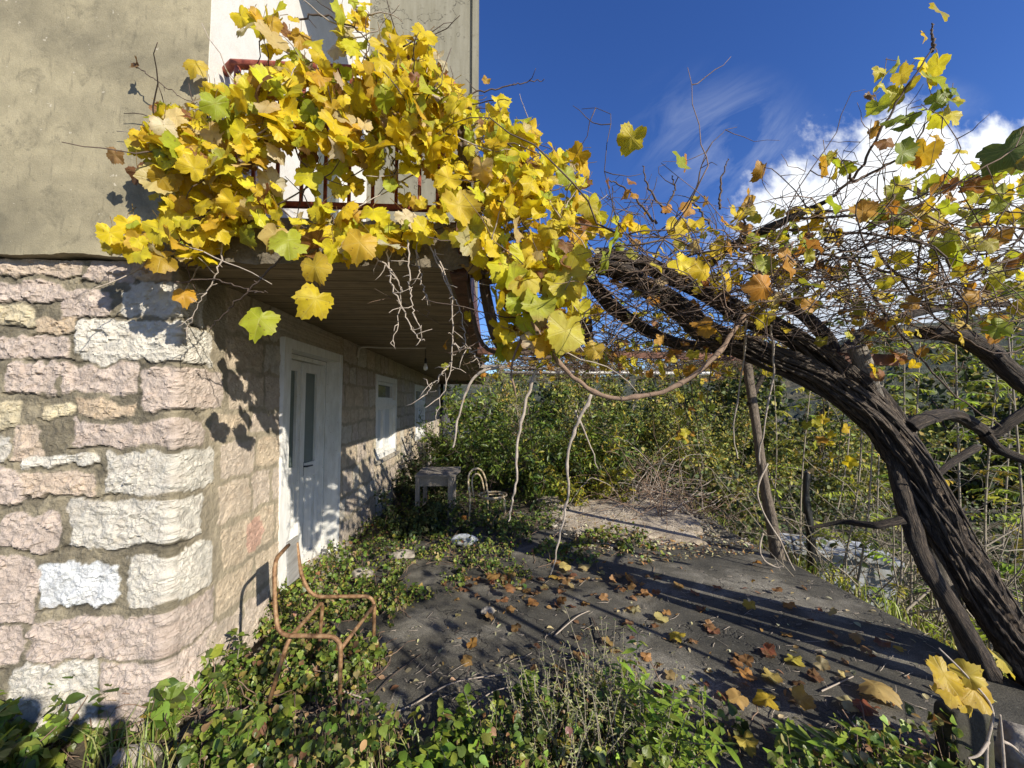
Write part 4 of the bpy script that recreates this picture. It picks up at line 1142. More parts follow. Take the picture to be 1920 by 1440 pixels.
# leaves on it
def hang_dirs(n, spread=.75, sunward=1.0):
    tip = np.tile([0., -.25, -1.0], (n, 1)) + rnd(n, spread)
    nor = np.tile(np.array(SUN_TO) * sunward + np.array([-.1, -.45, .15]), (n, 1)) + rnd(n, .8)
    return tip, nor
lf = MB()
cp = np.array(can_leaf_pos)
sel = RNG.choice(len(cp), 560, replace=False)
w = cp[sel]
w = w + RNG.normal(0, .05, w.shape) + np.array([0, 0, .03])
tip, nor = hang_dirs(len(w))
put_leaves(lf, VINE, w, tip, nor, RNG.uniform(.032, .075, len(w)), pick(PAL_CAN, len(w)))
def leaf_patch(mb_, poly, n, Y0, Y1, s0, s1, pal, spread=.8):
    n = int(n * (1.75 if pal is PAL_Y else 1.2))
    pp = sample_poly(poly, n)
    P = at_many(pp, RNG.uniform(Y0, Y1, n))
    s0, s1 = s0 * .72, s1 * .80
    tip, nor = hang_dirs(n, spread)
    sz = s0 + (s1 - s0) * RNG.random(n) ** 1.3
    put_leaves(mb_, VINE, P, tip, nor, sz, pick(pal, n))
    tn = tip / np.linalg.norm(tip, axis=1)[:, None]
    for i in range(n):                  # a stalk to every leaf
        b_ = P[i] - tn[i] * sz[i] * .5 + np.array([0, .01, .015])
        c_ = b_ - tn[i] * sz[i] * .5 + RNG.normal(0, .02, 3) + np.array([0, .02, .01])
        mb_.tube([P[i], b_, c_], [.0012, .0014, .0018], 3, c=(.38, .26, .07), caps=False)
    return P
leaf_patch(lf, [(1620, 130), (1700, 80), (1790, 120), (1800, 210), (1720, 300), (1640, 300)], 22, 1.75, 1.95, .06, .11, PAL_YG)
leaf_patch(lf, [(1530, 270), (1590, 260), (1600, 310), (1550, 330)], 6, 1.9, 2.0, .05, .08, PAL_YG)
leaf_patch(lf, [(1590, 400), (1700, 330), (1860, 310), (1920, 260), (1960, 420), (1930, 560), (1800, 500), (1700, 440)], 110, 1.7, 2.3, .055, .11, PAL_YG)
leaf_patch(lf, [(1250, 440), (1400, 380), (1560, 400), (1600, 500), (1500, 580), (1330, 560), (1260, 520)], 95, 2.0, 2.5, .05, .095, PAL_CAN)
leaf_patch(lf, [(1780, 560), (1930, 480), (1950, 640), (1800, 640)], 16, 1.8, 2.2, .05, .09, PAL_CAN)
leaf_patch(lf, [(1000, 640), (1350, 640), (1370, 700), (1050, 700)], 34, 2.2, 4.5, .05, .08, PAL_CAN)
leaf_patch(lf, [(1260, 740), (1350, 740), (1340, 830), (1270, 830)], 12, 2.6, 3.0, .045, .07, PAL_YG)
leaf_patch(lf, [(1500, 770), (1590, 770), (1600, 900), (1510, 890)], 14, 2.6, 3.1, .05, .075, PAL_CAN)
leaf_patch(lf, [(1600, 580), (1720, 580), (1740, 700), (1640, 720)], 18, 2.1, 2.5, .05, .08, PAL_CAN)
single = [(1762, 20, 1.8, .075, (.42, .36, .05)), (1405, 372, 2.2, .075, (.55, .32, .03)), (1750, 287, 1.95, .05, (.28, .13, .04)), (1755, 150, 1.82, .11, (.33, .38, .04)), (1800, 470, 1.8, .12, (.42, .5, .04)), (1890, 280, 1.7, .13, (.14, .19, .04)), (1690, 140, 1.8, .07, (.5, .4, .05))]
pp = np.array([tuple(at(a, b, c)) for a, b, c, d, e in single]); tip, nor = hang_dirs(len(pp), .3)
put_leaves(lf, VINE, pp, tip, nor, np.array([s[3] for s in single]), np.array([s[4] for s in single]))
lf.build('foliage', M['vine_leaf'], gv)
rebase(gv)

# ================================================================== THE BALCONY VINE
bv = empty('balcony_vine', (-.2, 2.05, 2.6), 'bushy yellow grapevine smothering the red balcony railing and hanging below the slab', 'vine')
lf = MB()
BODY = [
 ([(330, 190), (420, 165), (500, 125), (570, 110), (640, 140), (700, 115), (780, 110), (850, 160), (860, 250), (840, 310), (740, 300), (560, 280), (430, 320), (340, 330), (280, 270)], 300, 1.78, 2.22),
 ([(240, 260), (330, 190), (420, 300), (430, 420), (330, 420), (260, 330)], 62, 1.85, 2.12),
 ([(440, 20), (540, 20), (620, 110), (700, 150), (560, 160), (500, 120)], 22, 1.85, 2.15),
 ([(600, 0), (690, 0), (680, 80), (640, 130), (610, 60)], 12, 1.85, 2.1),
 ([(180, 440), (260, 410), (330, 400), (400, 400), (420, 470), (350, 490), (230, 480)], 26, 1.85, 2.1),
 ([(420, 330), (520, 330), (530, 440), (440, 450)], 26, 1.85, 2.15),
 ([(700, 60), (800, 50), (840, 130), (740, 150)], 16, 1.9, 2.15),
 ([(840, 160), (940, 190), (1000, 240), (1040, 320), (1010, 400), (860, 400)], 140, 1.85, 2.6),
 ([(850, 360), (1020, 330), (1090, 400), (1095, 500), (1080, 560), (900, 520), (860, 440)], 130, 1.75, 2.3),
 ([(920, 480), (1090, 480), (1085, 640), (1020, 660), (940, 660), (930, 560)], 62, 1.75, 2.0),
 ([(560, 390), (700, 390), (720, 470), (620, 500), (540, 460)], 26, 1.85, 2.0),
 ([(1030, 270), (1090, 290), (1130, 400), (1220, 430), (1100, 440)], 24, 2.0, 2.4),
 ([(700, 300), (850, 300), (850, 400), (760, 400)], 16, 1.9, 2.2),
 ([(540, 310), (700, 300), (700, 350), (560, 370)], 7, 1.9, 2.2), ([(690, 410), (840, 400), (840, 470), (720, 460)], 12, 1.85, 2.05)]
hulls = []
for poly, n, a, b in BODY:
    hulls.append(leaf_patch(lf, poly, n, a, b, .05, .115, PAL_Y))
singles = [(487, 598, 1.8, .10, (.42, .46, .03)), (592, 560, 1.8, .105, (.66, .52, .03)), (540, 450, 1.8, .10, (.42, .46, .04)), (515, 440, 1.82, .085, (.62, .46, .14)), (345, 552, 2.0, .065, (.6, .33, .03)), (205, 460, 2.0, .055, (.5, .42, .04)), (262, 452, 1.98, .075, (.62, .42, .05)), (300, 335, 1.9, .105, (.60, .50, .20)), (860, 385, 1.75, .105, (.66, .50, .04)), (675, 455, 1.8, .10, (.66, .44, .04)), (590, 500, 1.8, .09, (.64, .46, .04)), (1060, 620, 1.75, .12, (.60, .54, .07)), (1060, 520, 1.75, .12, (.60, .52, .05)), (985, 520, 1.75, .11, (.62, .52, .06)), (1010, 570, 1.76, .1, (.42, .44, .04)), (1115, 655, 1.9, .06, (.6, .42, .05)), (912, 150, 2.4, .035, (.5, .3, .04)), (255, 120, 2.1, .045, (.2, .11, .05)), (365, 120, 2.1, .07, (.6, .45, .04)), (215, 290, 2.0, .05, (.3, .17, .06))]
pp = np.array([tuple(at(a, b, c)) for a, b, c, d, e in singles]); n = len(pp)
tip = np.tile([0.05, -.15, -1.0], (n, 1)) + rnd(n, .28); nor = np.tile([.25, -.9, .35], (n, 1)) + rnd(n, .3)
put_leaves(lf, VINE, pp, tip, nor, np.array([s[3] for s in singles]), np.array([s[4] for s in singles]))
lf.build('foliage', M['vine_leaf'], bv)
# woody stems: one thick rope of canes on the outer corner, thin shoots through the leaves
m = MB()
for k in range(5):
    j = RNG.normal(0, 14, 2)
    pts = [(1110, 650 - 12 * k, 2.9), (1010, 672 - 14 * k, 2.6 + .1 * k), (945 + j[0], 655, 2.35 + .1 * k), (912 + j[0], 560, 2.25 + .06 * k), (890 + j[1], 450, 2.2 + .05 * k), (870 + j[0], 330, 2.2), (850 + j[1], 220, 2.2), (800, 150 + 20 * k, 2.15)]
    m.tube(smooth_path([at(*p) for p in pts], 50), np.linspace(.022, .010, 50) * RNG.uniform(.6, 1.2), 8)
for k in range(4):
    pts = [(905, 470 + 20 * k, 2.1), (980, 440 + 25 * k, 2.3), (1050, 470 + 10 * k, 2.5), (1110, 490, 2.6)]
    m.tube(smooth_path([at(*p) for p in pts], 40), np.linspace(.018, .03, 40), 8)
m.build('stem', M['dark_twig'], bv)
m = MB(); mp = MB()
allp = np.concatenate(hulls)
for i in range(210):
    p0 = allp[RNG.integers(len(allp))]
    dd = RNG.normal(0, 1, 3) * np.array([1, .35, .8]) + np.array([0, 0, .1])
    P = walk(p0 + np.array([0, .06, 0]), dd, RNG.uniform(.15, .55), 8, .22)
    P[:, 1] = np.minimum(P[:, 1], np.where(P[:, 0] < -1.55, 2.14, 3))
    (m if RNG.random() < .6 else mp).tube(P, np.linspace(.0045, .0018, 9), 5)
def twigs(mb_, pts, r=.0045, side=.12, every=3, n=30):
    P = smooth_path([at(*p) for p in pts], n)
    P = P + RNG.normal(0, .0045, P.shape)
    mb_.tube(P, np.linspace(r, r * .45, n), 6)
    for k in range(3, n, every):
        Q = walk(P[k], RNG.normal(0, 1, 3) + np.array([0, 0, -.2]), RNG.uniform(.2, 1) * side, 3, .25)
        mb_.tube(Q, np.linspace(r * .6, r * .3, 4), 5)
for pts in ([(725, 470, 1.9), (735, 530, 1.9), (760, 590, 1.92), (780, 630, 1.92), (795, 640, 1.92)], [(765, 450, 1.9), (768, 520, 1.9), (775, 580, 1.9), (790, 620, 1.9)], [(700, 480, 1.9), (735, 510, 1.9), (752, 560, 1.95), (735, 650, 1.95)], [(815, 470, 1.95), (845, 540, 1.95), (850, 620, 1.97), (845, 690, 1.98), (828, 740, 1.98), (815, 800, 2.0)], [(800, 450, 1.95), (840, 540, 1.95), (865, 590, 1.96), (875, 650, 1.96)], [(850, 645, 1.97), (885, 660, 1.98), (900, 690, 1.98)], [(845, 680, 1.98), (820, 710, 1.98), (793, 745, 1.98)], [(780, 470, 1.95), (790, 520, 1.95), (800, 560, 1.95)], [(420, 420, 2.0), (410, 500, 2.0), (380, 560, 2.02), (345, 620, 2.06)]):
    twigs(mp, pts)
twigs(m, [(530, 480, 1.85), (490, 520, 1.9), (430, 580, 2.0), (390, 620, 2.08)], .005, .03, 8)
twigs(m, [(330, 530, 2.0), (400, 525, 1.95), (470, 545, 1.85), (500, 550, 1.82)], .004, .02, 9)
twigs(m, [(880, 175, 2.4), (940, 165, 2.4), (985, 155, 2.4), (1020, 150, 2.4)], .005, .12, 9)
twigs(m, [(560, 35, 2.0), (620, 30, 2.0), (690, 80, 2.0), (670, 130, 2.0)], .005, .06, 6)
twigs(m, [(250, 120, 2.1), (320, 170, 2.05), (380, 200, 2.0)], .003, .03, 9)
m.build('dark_shoots', M['dark_twig'], bv); mp.build('pale_shoots', M['pale_twig'], bv)
rebase(bv)

# ================================================================== PLANTS
def bush(name, base, r, h, n, leaves, size, pal, mat_, label, cat, group=None, stems=14, stem_mat='dark_twig', holes=.45, seed=1, low=.0, upw=.35, stem_r=.014):
    rs = np.random.default_rng(seed)
    bx, by, bz = base
    root = empty(name, base, label, cat, group)
    st = MB(); lf_ = MB(); cand = []
    for i in range(stems):
        a = rs.uniform(0, 2 * math.pi); el = rs.uniform(.25, 1.0)
        d = np.array([math.cos(a) * r, math.sin(a) * r, h * el * rs.uniform(.7, 1.05)])
        P = walk((bx + rs.normal(0, .12 * r), by + rs.normal(0, .12 * r), bz - .05), d, np.linalg.norm(d) * rs.uniform(.75, 1.02), 12, .10)
        st.tube(P, np.linspace(stem_r * rs.uniform(.6, 1.3), .004, 13), 6)
        for k in range(3, 13):
            for q in range(3):
                Q = walk(P[k], rs.normal(0, 1, 3) + np.array([0, 0, .25]), rs.uniform(.1, .35) * r * .7, 5, .22)
                st.tube(Q, np.linspace(.005, .002, 6), 4, caps=False)
                cand.append(Q[2:])
    cand = np.concatenate(cand)
    dens = vnoise(cand * (1.6 / max(r, .6)) * 1.6, seed)
    cand = cand[dens > holes * .8]
    cand = cand[cand[:, 2] > bz + low * h]
    k = rs.integers(0, len(cand), n)
    P = cand[k] + rs.normal(0, .045 * r ** .5, (n, 3))
    out = P - np.array([bx, by, bz + .3 * h]); out /= np.linalg.norm(out, axis=1)[:, None] + 1e-6
    tip = out * .7 + rs.normal(0, .7, (n, 3)) + np.array([0, 0, -.1])
    nor = np.tile([0, 0, upw], (n, 1)) + out * .4 + rs.normal(0, .55, (n, 3))
    put_leaves(lf_, leaves, P, tip, nor, size * rs.uniform(.6, 1.25, n), pick(pal, n, .18))
    st.build('stem', M[stem_mat], root); lf_.build('foliage', M[mat_], root)
    rebase(root)
    return root
PAL_LAUREL = [(3, (.085, .14, .025)), (3, (.13, .19, .03)), (2, (.24, .29, .045)), (1, (.04, .075, .018))]
PAL_GOLD = [(3, (.38, .36, .035)), (3, (.18, .21, .03)), (1, (.36, .30, .04))]
PAL_MIX = [(3, (.18, .21, .04)), (2, (.32, .32, .055)), (2.5, (.09, .12, .03)), (1, (.42, .32, .07))]
PAL_IVY = [(3, (.09, .14, .026)), (3, (.14, .20, .032)), (2, (.22, .28, .045)), (1, (.06, .09, .022)), (.5, (.28, .24, .06))]
PAL_COV = PAL_IVY + [(1.6, (.26, .30, .06)), (1.2, (.30, .24, .10)), (.6, (.22, .12, .06))]
PAL_DARK = [(3, (.040, .060, .020)), (2, (.060, .085, .028)), (1, (.09, .10, .03))]
bush('laurel_shrub', (.75, 8.3, -.05), 2.05, 2.75, 17000, LANCE, .115, PAL_LAUREL, 'green_leaf', 'large dense dark green shrub with narrow glossy leaves behind the hoop chair', 'shrub', stems=46, seed=3, holes=.40)
bush('laurel_shrub', (1.55, 7.1, -.05), .85, 1.55, 3600, LANCE, .10, PAL_GOLD, 'green_leaf', 'yellowish young shrub with narrow leaves at the right foot of the dark shrub', 'shrub', stems=20, seed=4, holes=.3)
bush('laurel_shrub', (-.75, 9.6, -.05), 1.2, 1.9, 5000, LANCE, .09, PAL_LAUREL, 'green_leaf', 'dark narrow leaved shrub growing along the far house wall by the windows', 'shrub', stems=24, seed=5, holes=.3)
bush('ivy_bush', (-.95, 7.2, -.05), .75, 1.05, 3200, OVATE, .06, PAL_DARK, 'dull_leaf', 'low dark bush spilling over the back of the wooden table', 'shrub', stems=18, seed=6, holes=.3)
bush('ivy_bush', (-1.02, 5.2, -.05), .36, .78, 2400, OVATE, .05, PAL_DARK, 'dull_leaf', 'small dark bush against the wall in front of the wooden table', 'shrub', stems=12, seed=7, holes=.3)
bush('ivy_bush', (2.3, 7.7, -.05), .95, .95, 4200, OVATE, .055, PAL_DARK, 'dull_leaf', 'low dark ivy mound behind the dry gravel', 'shrub', stems=22, seed=8, holes=.2)
bush('ivy_bush', (-.62, 5.18, -.05), .36, .50, 1300, OVATE, .045, PAL_DARK + PAL_COV[:3], 'dull_leaf', 'knee high weedy bush between the wooden table and the hoop chair', 'shrub', stems=14, seed=9, holes=.3)
far_bush = [((3.4, 10.2, -.3), 1.6, 2.3, 4200, 'loose olive green bush behind the ivy mound', 21), ((5.3, 9.2, -.8), 1.7, 2.6, 4200, 'olive green bush behind the round leaning post', 22), ((7.0, 12.5, -1.2), 2.3, 3.4, 5200, 'tall olive bush beyond the round leaning post', 23), ((1.8, 13.0, -.5), 2.2, 3.2, 5200, 'yellow green bush rising behind the dark shrub', 24), ((9.5, 9.5, -1.3), 2.3, 3.2, 5200, 'broad olive bush behind the twisted vine trunk', 25)]
for b_, r_, h_, n_, lab, sd in far_bush:
    bush('wild_bush', b_, r_, h_ * 1.6, int(n_ * 1.75), OVATE, .085, PAL_MIX, 'dull_leaf', lab, 'bush', 'wild bushes beyond the terrace', stems=24, stem_mat='sapling_bark', seed=sd, holes=.42)
for i, (x, y, z, r_, h_, lab) in enumerate([(12, 17, -2, 4, 6.0, 'dark broad tree beyond the saplings, right of the vine trunk'), (18, 12, -2.4, 4.5, 7, 'dark tree at the right edge behind the vine limbs'), (8, 21, -2, 4, 6, 'dark tree far behind the round leaning post'), (14, 27, -2.5, 5, 8, 'tall dark tree farthest down the slope'), (2, 24, -1.5, 4, 5.0, 'dark tree far behind the large dark shrub')]):
    bush('forest_tree', (x, y, z), r_, h_ * 1.45, 9000, OVATE, .23, PAL_DARK + PAL_MIX, 'dull_leaf', lab, 'tree', 'trees on the slope beyond the terrace', stems=26, seed=40 + i, holes=.3, stem_r=.06, low=.05)

# bramble thicket of bare grey stems
br = empty('bramble_thicket', (2.9, 6.4, 0), 'tangled thicket of bare grey brown stems left of the round post', 'thicket')
m = MB(); m2 = MB()
for i in range(330):
    x, y = RNG.uniform(2.2, 4.6), RNG.uniform(5.6, 8.2)
    gz = float(ground_z(np.array([x]), np.array([y]))[0])
    P = walk((x, y, gz - .02), (RNG.normal(0, .8), RNG.normal(0, .8) - .2, RNG.uniform(.5, 1.6)), RNG.uniform(.7, 2.0), 14, .16, .11)
    P[:, 2] = np.maximum(P[:, 2], gz + .01)
    (m if RNG.random() < .5 else m2).tube(P, np.linspace(.0075, .003, 15), 4)
m.build('grey_stems', M['pale_twig'], br); m2.build('brown_stems', M['cane_bark'], br)
rebase(br)

# saplings with feathered leaves on the lower ground to the right
def sapling(base, top, label, nl, seed, leafy=1.0, r0=.016):
    rs = np.random.default_rng(seed)
    root = empty('sapling', base, label, 'sapling', 'feather leaved saplings below the terrace')
    base, top = np.array(base), np.array(top)
    mid = (base + top) / 2 + rs.normal(0, .08, 3)
    P = smooth_path([base - np.array([0, 0, .1]), base, mid, top], 40)
    st = MB(); st.tube(P, np.linspace(r0, r0 * .35, 40), 8)
    lf_ = MB()
    nl = int(nl * 2.0)
    for k in range(nl):
        i = int(8 + 31 * (k + rs.random()) / nl)
        i = min(i, 39)
        a = rs.uniform(0, 2 * math.pi)
        L = rs.uniform(.22, .5)
        Q = walk(P[i], (math.cos(a), math.sin(a), .45), L, 10, .05, .09)
        st.tube(Q, np.linspace(.0035, .0015, 11), 4)
        if rs.random() > leafy: continue
        t = np.repeat(np.arange(2, 11), 2)
        pos = Q[t]; dirs = Q[t] - Q[t - 1]
        dirs /= np.linalg.norm(dirs, axis=1)[:, None]
        sd = np.cross(dirs, [0, 0, 1.]); sd /= np.linalg.norm(sd, axis=1)[:, None] + 1e-6
        sg = np.tile([1, -1], 9)[:, None]
        tipd = sd * sg + dirs * .45 + rs.normal(0, .12, pos.shape) + np.array([0, 0, -.25])
        nor = np.tile([0, -.1, 1.], (len(t), 1)) + rs.normal(0, .2, pos.shape)
        pal = [(3, (.34, .42, .04)), (2, (.44, .46, .05)), (1.5, (.20, .30, .03)), (.8, (.48, .40, .05))]
        c = np.tile(pick(pal, 1), (len(t), 1)) * rs.uniform(.85, 1.15, (len(t), 1))
        put_leaves(lf_, LANCE, pos, tipd, nor, rs.uniform(.05, .085, len(t)) * (1.15 - .05 * np.abs(t - 6)), c)
    for k in range(6):
        i = rs.integers(8, 36)
        Q = walk(P[i], rs.normal(0, 1, 3) + np.array([0, 0, .5]), rs.uniform(.15, .5), 6, .15)
        st.tube(Q, np.linspace(.005, .002, 7), 4)
    st.build('stem', M['sapling_bark'], root)
    if lf_.n: lf_.build('foliage', M['green_leaf'], root)
    rebase(root)
SAP = [(1662, 1150, 3.6, 1690, 960, 3.6, 'pale sapling stem in front of the grass with one drooping leaf', 3), (1560, 1090, 4.3, 1610, 560, 4.3, 'tall thin sapling left of the white block', 12), (1592, 1110, 4.0, 1640, 700, 4.1, 'thin sapling in front of the white block', 9), (1700, 1130, 3.5, 1725, 640, 3.8, 'leafy sapling just left of the vine trunk', 12), (1500, 1060, 4.9, 1520, 720, 5.0, 'leafy sapling right of the round post', 12), (1535, 1060, 5.2, 1590, 640, 5.4, 'slender sapling behind the white block', 12),
 (1800, 1060, 3.4, 1790, 560, 3.6, 'leafy sapling behind the vine trunk', 13), (1850, 1100, 3.2, 1870, 700, 3.4, 'pale sapling right of the vine trunk', 11), (1905, 1110, 3.0, 1890, 620, 3.2, 'sapling at the right edge of the view', 11), (1760, 1040, 4.2, 1700, 520, 4.4, 'tallest sapling behind the vine limbs', 14), (1860, 1020, 4.4, 1900, 560, 4.6, 'leafy sapling far right under the arching limb', 14), (1640, 1060, 5.4, 1660, 640, 5.6, 'far sapling behind the leaning square post', 13), (1440, 1010, 6.2, 1450, 700, 6.5, 'far sapling behind the round post', 12), (1940, 1080, 3.6, 1960, 640, 3.7, 'sapling partly cut by the right edge', 12)]
for i, (x0, y0_, Y0, x1, y1_, Y1, lab, nl) in enumerate(SAP):
    b = at(x0, y0_, Y0); t_ = at(x1, y1_, Y1)
    gz = float(ground_z(np.array([b.x]), np.array([b.y]))[0])
    sapling((b.x, b.y, gz), tuple(t_), lab, nl, 300 + i)
# bare branchy brush among the saplings
br = empty('dead_brush', (4.2, 3.6, -.7), 'heap of bare pale branches behind the vine trunk', 'brush')
m = MB()
for i in range(95):
    x, y = RNG.uniform(3.6, 5.6), RNG.uniform(2.8, 5.0)
    gz = float(ground_z(np.array([x]), np.array([y]))[0])
    P = walk((x, y, gz), (RNG.normal(0, .6), RNG.normal(0, .6), RNG.uniform(.6, 1.6)), RNG.uniform(.9, 2.4), 10, .14)
    r0 = RNG.uniform(.005, .013)
    m.tube(P, np.linspace(r0, .003, 11), 5)
    for k in (3, 5, 7, 9):
        Q = walk(P[k], RNG.normal(0, 1, 3) + np.array([0, 0, .2]), RNG.uniform(.2, .6), 5, .2)
        m.tube(Q, np.linspace(r0 * .5, .002, 6), 4)
m.build('branches', M['sapling_bark'], br)
rebase(br)

# ground cover: ivy and weeds by the wall and across the foreground
def cover(name, poly, n, size, h, pal, label, mat_='green_leaf', tmpl=IVY, clump=2.0):
    pp = sample_poly(poly, int(n * 2.2))
    P = onz_many(pp)
    d = .6 * vnoise(np.stack([P[:, 0] * 3.2, P[:, 1] * 3.2, P[:, 0] * 0], -1), 77) + .4 * vnoise(np.stack([P[:, 0] * 11, P[:, 1] * 11, P[:, 0] * 0], -1), 78)
    P = P[d > .42][:n]; d = d[d > .42][:n]
    k = len(P)
    hh = RNG.random(k) ** .8 * h * np.clip((d - .34) * clump * 2, .2, 1.6)
    P[:, 2] = .005 + hh
    P[:, 0] = np.where(P[:, 1] > 2.15, np.maximum(P[:, 0], -1.70), P[:, 0])
    tip = rnd(k, .8) + np.array([.15, -.35, -.25]); nor = np.tile(np.array([.12, -.25, .8]), (k, 1)) + rnd(k, .38)
    m = MB()
    put_leaves(m, tmpl, P, tip, nor, size * (.45 + .95 * RNG.random(k) ** 2.2), pick(pal, k, .25))
    o = m.build(name, M[mat_]); tag(o, label, 'ground cover', kind='stuff')
    s = MB()
    for i in RNG.choice(k, min(k // 5, 1100), replace=False):
        q = P[i]
        s.tube([(q[0] + RNG.normal(0, .03), q[1] + RNG.normal(0, .03), 0), tuple(q)], [.0022, .0012], 3, caps=False)
        if RNG.random() < .25:
            W = walk((q[0], q[1], .02), RNG.normal(0, 1, 3) * np.array([1, 1, .15]), .3, 6, .25); W[:, 2] = np.clip(W[:, 2], .008, .2)
            s.tube(W, .003, 4, caps=False)
    o = s.build(name.split('_')[0] + '_runners', M['cane_bark']); tag(o, 'thin stems running under the ' + name.replace('_', ' '), 'ground cover', kind='stuff')
P1 = [(505, 1160), (520, 1110), (640, 1030), (690, 990), (760, 930), (960, 950), (990, 1000), (960, 1050), (1000, 1080), (990, 1105), (850, 1115), (790, 1130), (740, 1160), (725, 1240), (680, 1310), (560, 1330), (430, 1380), (330, 1400), (400, 1290)]
cover('ivy', P1, 12000, .025, .15, PAL_COV, 'low green ivy and weeds along the foot of the stone wall')
P2 = [(340, 1400), (560, 1340), (700, 1375), (960, 1350), (1080, 1310), (1300, 1345), (1480, 1400), (1760, 1420), (1900, 1500), (1700, 1640), (900, 1680), (300, 1640)]
cover('weeds', P2, 5600, .028, .17, PAL_COV, 'bright green leafy weeds across the front of the terrace', clump=2.6)
P3 = [(-150, 1290), (60, 1300), (130, 1330), (330, 1360), (370, 1440), (300, 1640), (-150, 1640)]
cover('nettles', P3, 1900, .05, .16, PAL_IVY, 'larger leaved green weeds at the foot of the gable wall')
P4 = [(700, 990), (830, 900), (990, 930), (1060, 970), (1000, 1020), (940, 1010), (760, 1010)]
cover('creeper', P4, 2600, .036, .12, PAL_DARK + PAL_IVY, 'dark creeper around the legs of the table and hoop chair', 'dull_leaf')
P5 = [(985, 1040), (1060, 1000), (1190, 1000), (1270, 1045), (1200, 1062), (1060, 1060)]
cover('clover', P5, 900, .034, .09, PAL_COV, 'small green patch growing between the gravel and the concrete')

def weed(name, base, h, nst, label, pal, tmpl, size, seed, spread=.12, cat='weed', mat_='green_leaf', step=2, upr=1.0):
    rs = np.random.default_rng(seed)
    root = empty(name, base, label, cat)
    st = MB(); lf_ = MB(); pos, tips = [], []
    for i in range(nst):
        b = np.array(base) + np.array([rs.normal(0, spread), rs.normal(0, spread), 0]); b[2] = 0
        P = walk(b, (rs.normal(0, .28), rs.normal(0, .28), upr), h * rs.uniform(.55, 1.05), 14, .07)
        st.tube(P, np.linspace(.004, .0015, 15), 5)
        for k in range(2, 15):
            for q in range(step):
                a = k * 2.4 + q * math.pi + rs.normal(0, .3)
                pos.append(P[k]); tips.append((math.cos(a), math.sin(a), .35))
    pos, tips = np.array(pos), np.array(tips) + rs.normal(0, .15, (len(pos), 3))
    put_leaves(lf_, tmpl, pos, tips, np.tile([0, -.1, 1.], (len(pos), 1)) + rs.normal(0, .25, pos.shape), size * rs.uniform(.6, 1.2, len(pos)), pick(pal, len(pos), .15))
    st.build('stem', M['sapling_bark'], root); lf_.build('foliage', M[mat_], root)
    rebase(root)
PAL_BRIGHT = [(3, (.20, .30, .035)), (2, (.28, .36, .05)), (1, (.13, .22, .03))]
PAL_WISP = [(3, (.32, .36, .13)), (2, (.44, .44, .19)), (1, (.14, .19, .05))]
g = onz(1215, 1395); weed('green_sprig', (g.x, g.y, 0), .58, 6, 'tall bright green sprig of pointed leaves in the middle of the terrace', PAL_BRIGHT, LANCE, .075, 1, .03)
g = onz(985, 1330); weed('nettle_plant', (g.x, g.y, 0), .20, 6, 'small bright green leafy plant on the concrete left of the tall sprig', PAL_BRIGHT, OVATE, .05, 2, .035)
g = onz(1110, 1400); weed('wispy_weed', (g.x, g.y, 0), .46, 60, 'wispy pale green weed with many thin stems, left of the tall sprig', PAL_WISP, LANCE, .02, 3, .17, step=2)
g = onz(1010, 1450); weed('wispy_weed', (g.x, g.y, 0), .38, 40, 'wispy pale weed low at the front, left of the denser wispy weed', PAL_WISP, LANCE, .022, 4, .12)
g = onz(1150, 1345); weed('wispy_weed', (g.x, g.y, 0), .30, 26, 'sparse wispy weed just behind the tall bright sprig', PAL_WISP, LANCE, .02, 13, .10, step=2)
g = onz(1270, 1470); weed('leafy_weed', (g.x, g.y, 0), .34, 16, 'leafy yellow green weed right of the tall sprig at the front', PAL_BRIGHT, LANCE, .05, 5, .11)
g = onz(430, 1290); weed('nettle_plant', (g.x, g.y, 0), .27, 4, 'upright green weed against the white corner stones', PAL_IVY, OVATE, .055, 6, .04)
g = onz(470, 1420); weed('leafy_weed', (g.x, g.y, 0), .22, 14, 'clump of round leaved weeds below the chair at the front', PAL_BRIGHT, OVATE, .06, 7, .10)
g = onz(1580, 1500); weed('leafy_weed', (g.x, g.y, 0), .26, 12, 'pale bladed weed at the bottom right of the terrace', PAL_BRIGHT, LANCE, .085, 8, .13)
g = onz(60, 1400); weed('nettle_plant', (g.x, g.y, 0), .30, 8, 'bushy green nettles against the gable wall in the lower left', PAL_IVY, OVATE, .075, 9, .16)
g = onz(840, 1480); weed('leafy_weed', (g.x, g.y, 0), .22, 16, 'round leaved weeds at the front below the bare concrete', PAL_BRIGHT, OVATE, .05, 10, .12)

k = 17000
q = np.stack([RNG.uniform(3.3, 13, k), 3.2 + 13 * RNG.random(k) ** 1.5], -1)
d = vnoise(np.stack([q[:, 0] * 1.1, q[:, 1] * 1.1, q[:, 0] * 0], -1), 91)
kp = (d > .24) & ~((q[:, 1] < 4.4) & (q[:, 0] < 5.2)); q = q[kp]; d = d[kp]; k = len(q)
P = np.column_stack([q, ground_z(q[:, 0], q[:, 1]) + RNG.random(k) ** .9 * np.clip((d - .2) * 2.2, .1, 1.1)])
m = MB(); put_leaves(m, OVATE, P, rnd(k, .8) + np.array([.1, -.3, -.2]), np.tile(np.array([.2, -.4, .7]), (k, 1)) + rnd(k, .45), RNG.uniform(.05, .11, k), pick(PAL_DARK + [(1.5, (.13, .17, .035)), (.8, (.26, .24, .07))], k, .2))
o = m.build('undergrowth', M['dull_leaf']); tag(o, 'dark leafy undergrowth on the slope between the saplings', 'undergrowth', kind='stuff')
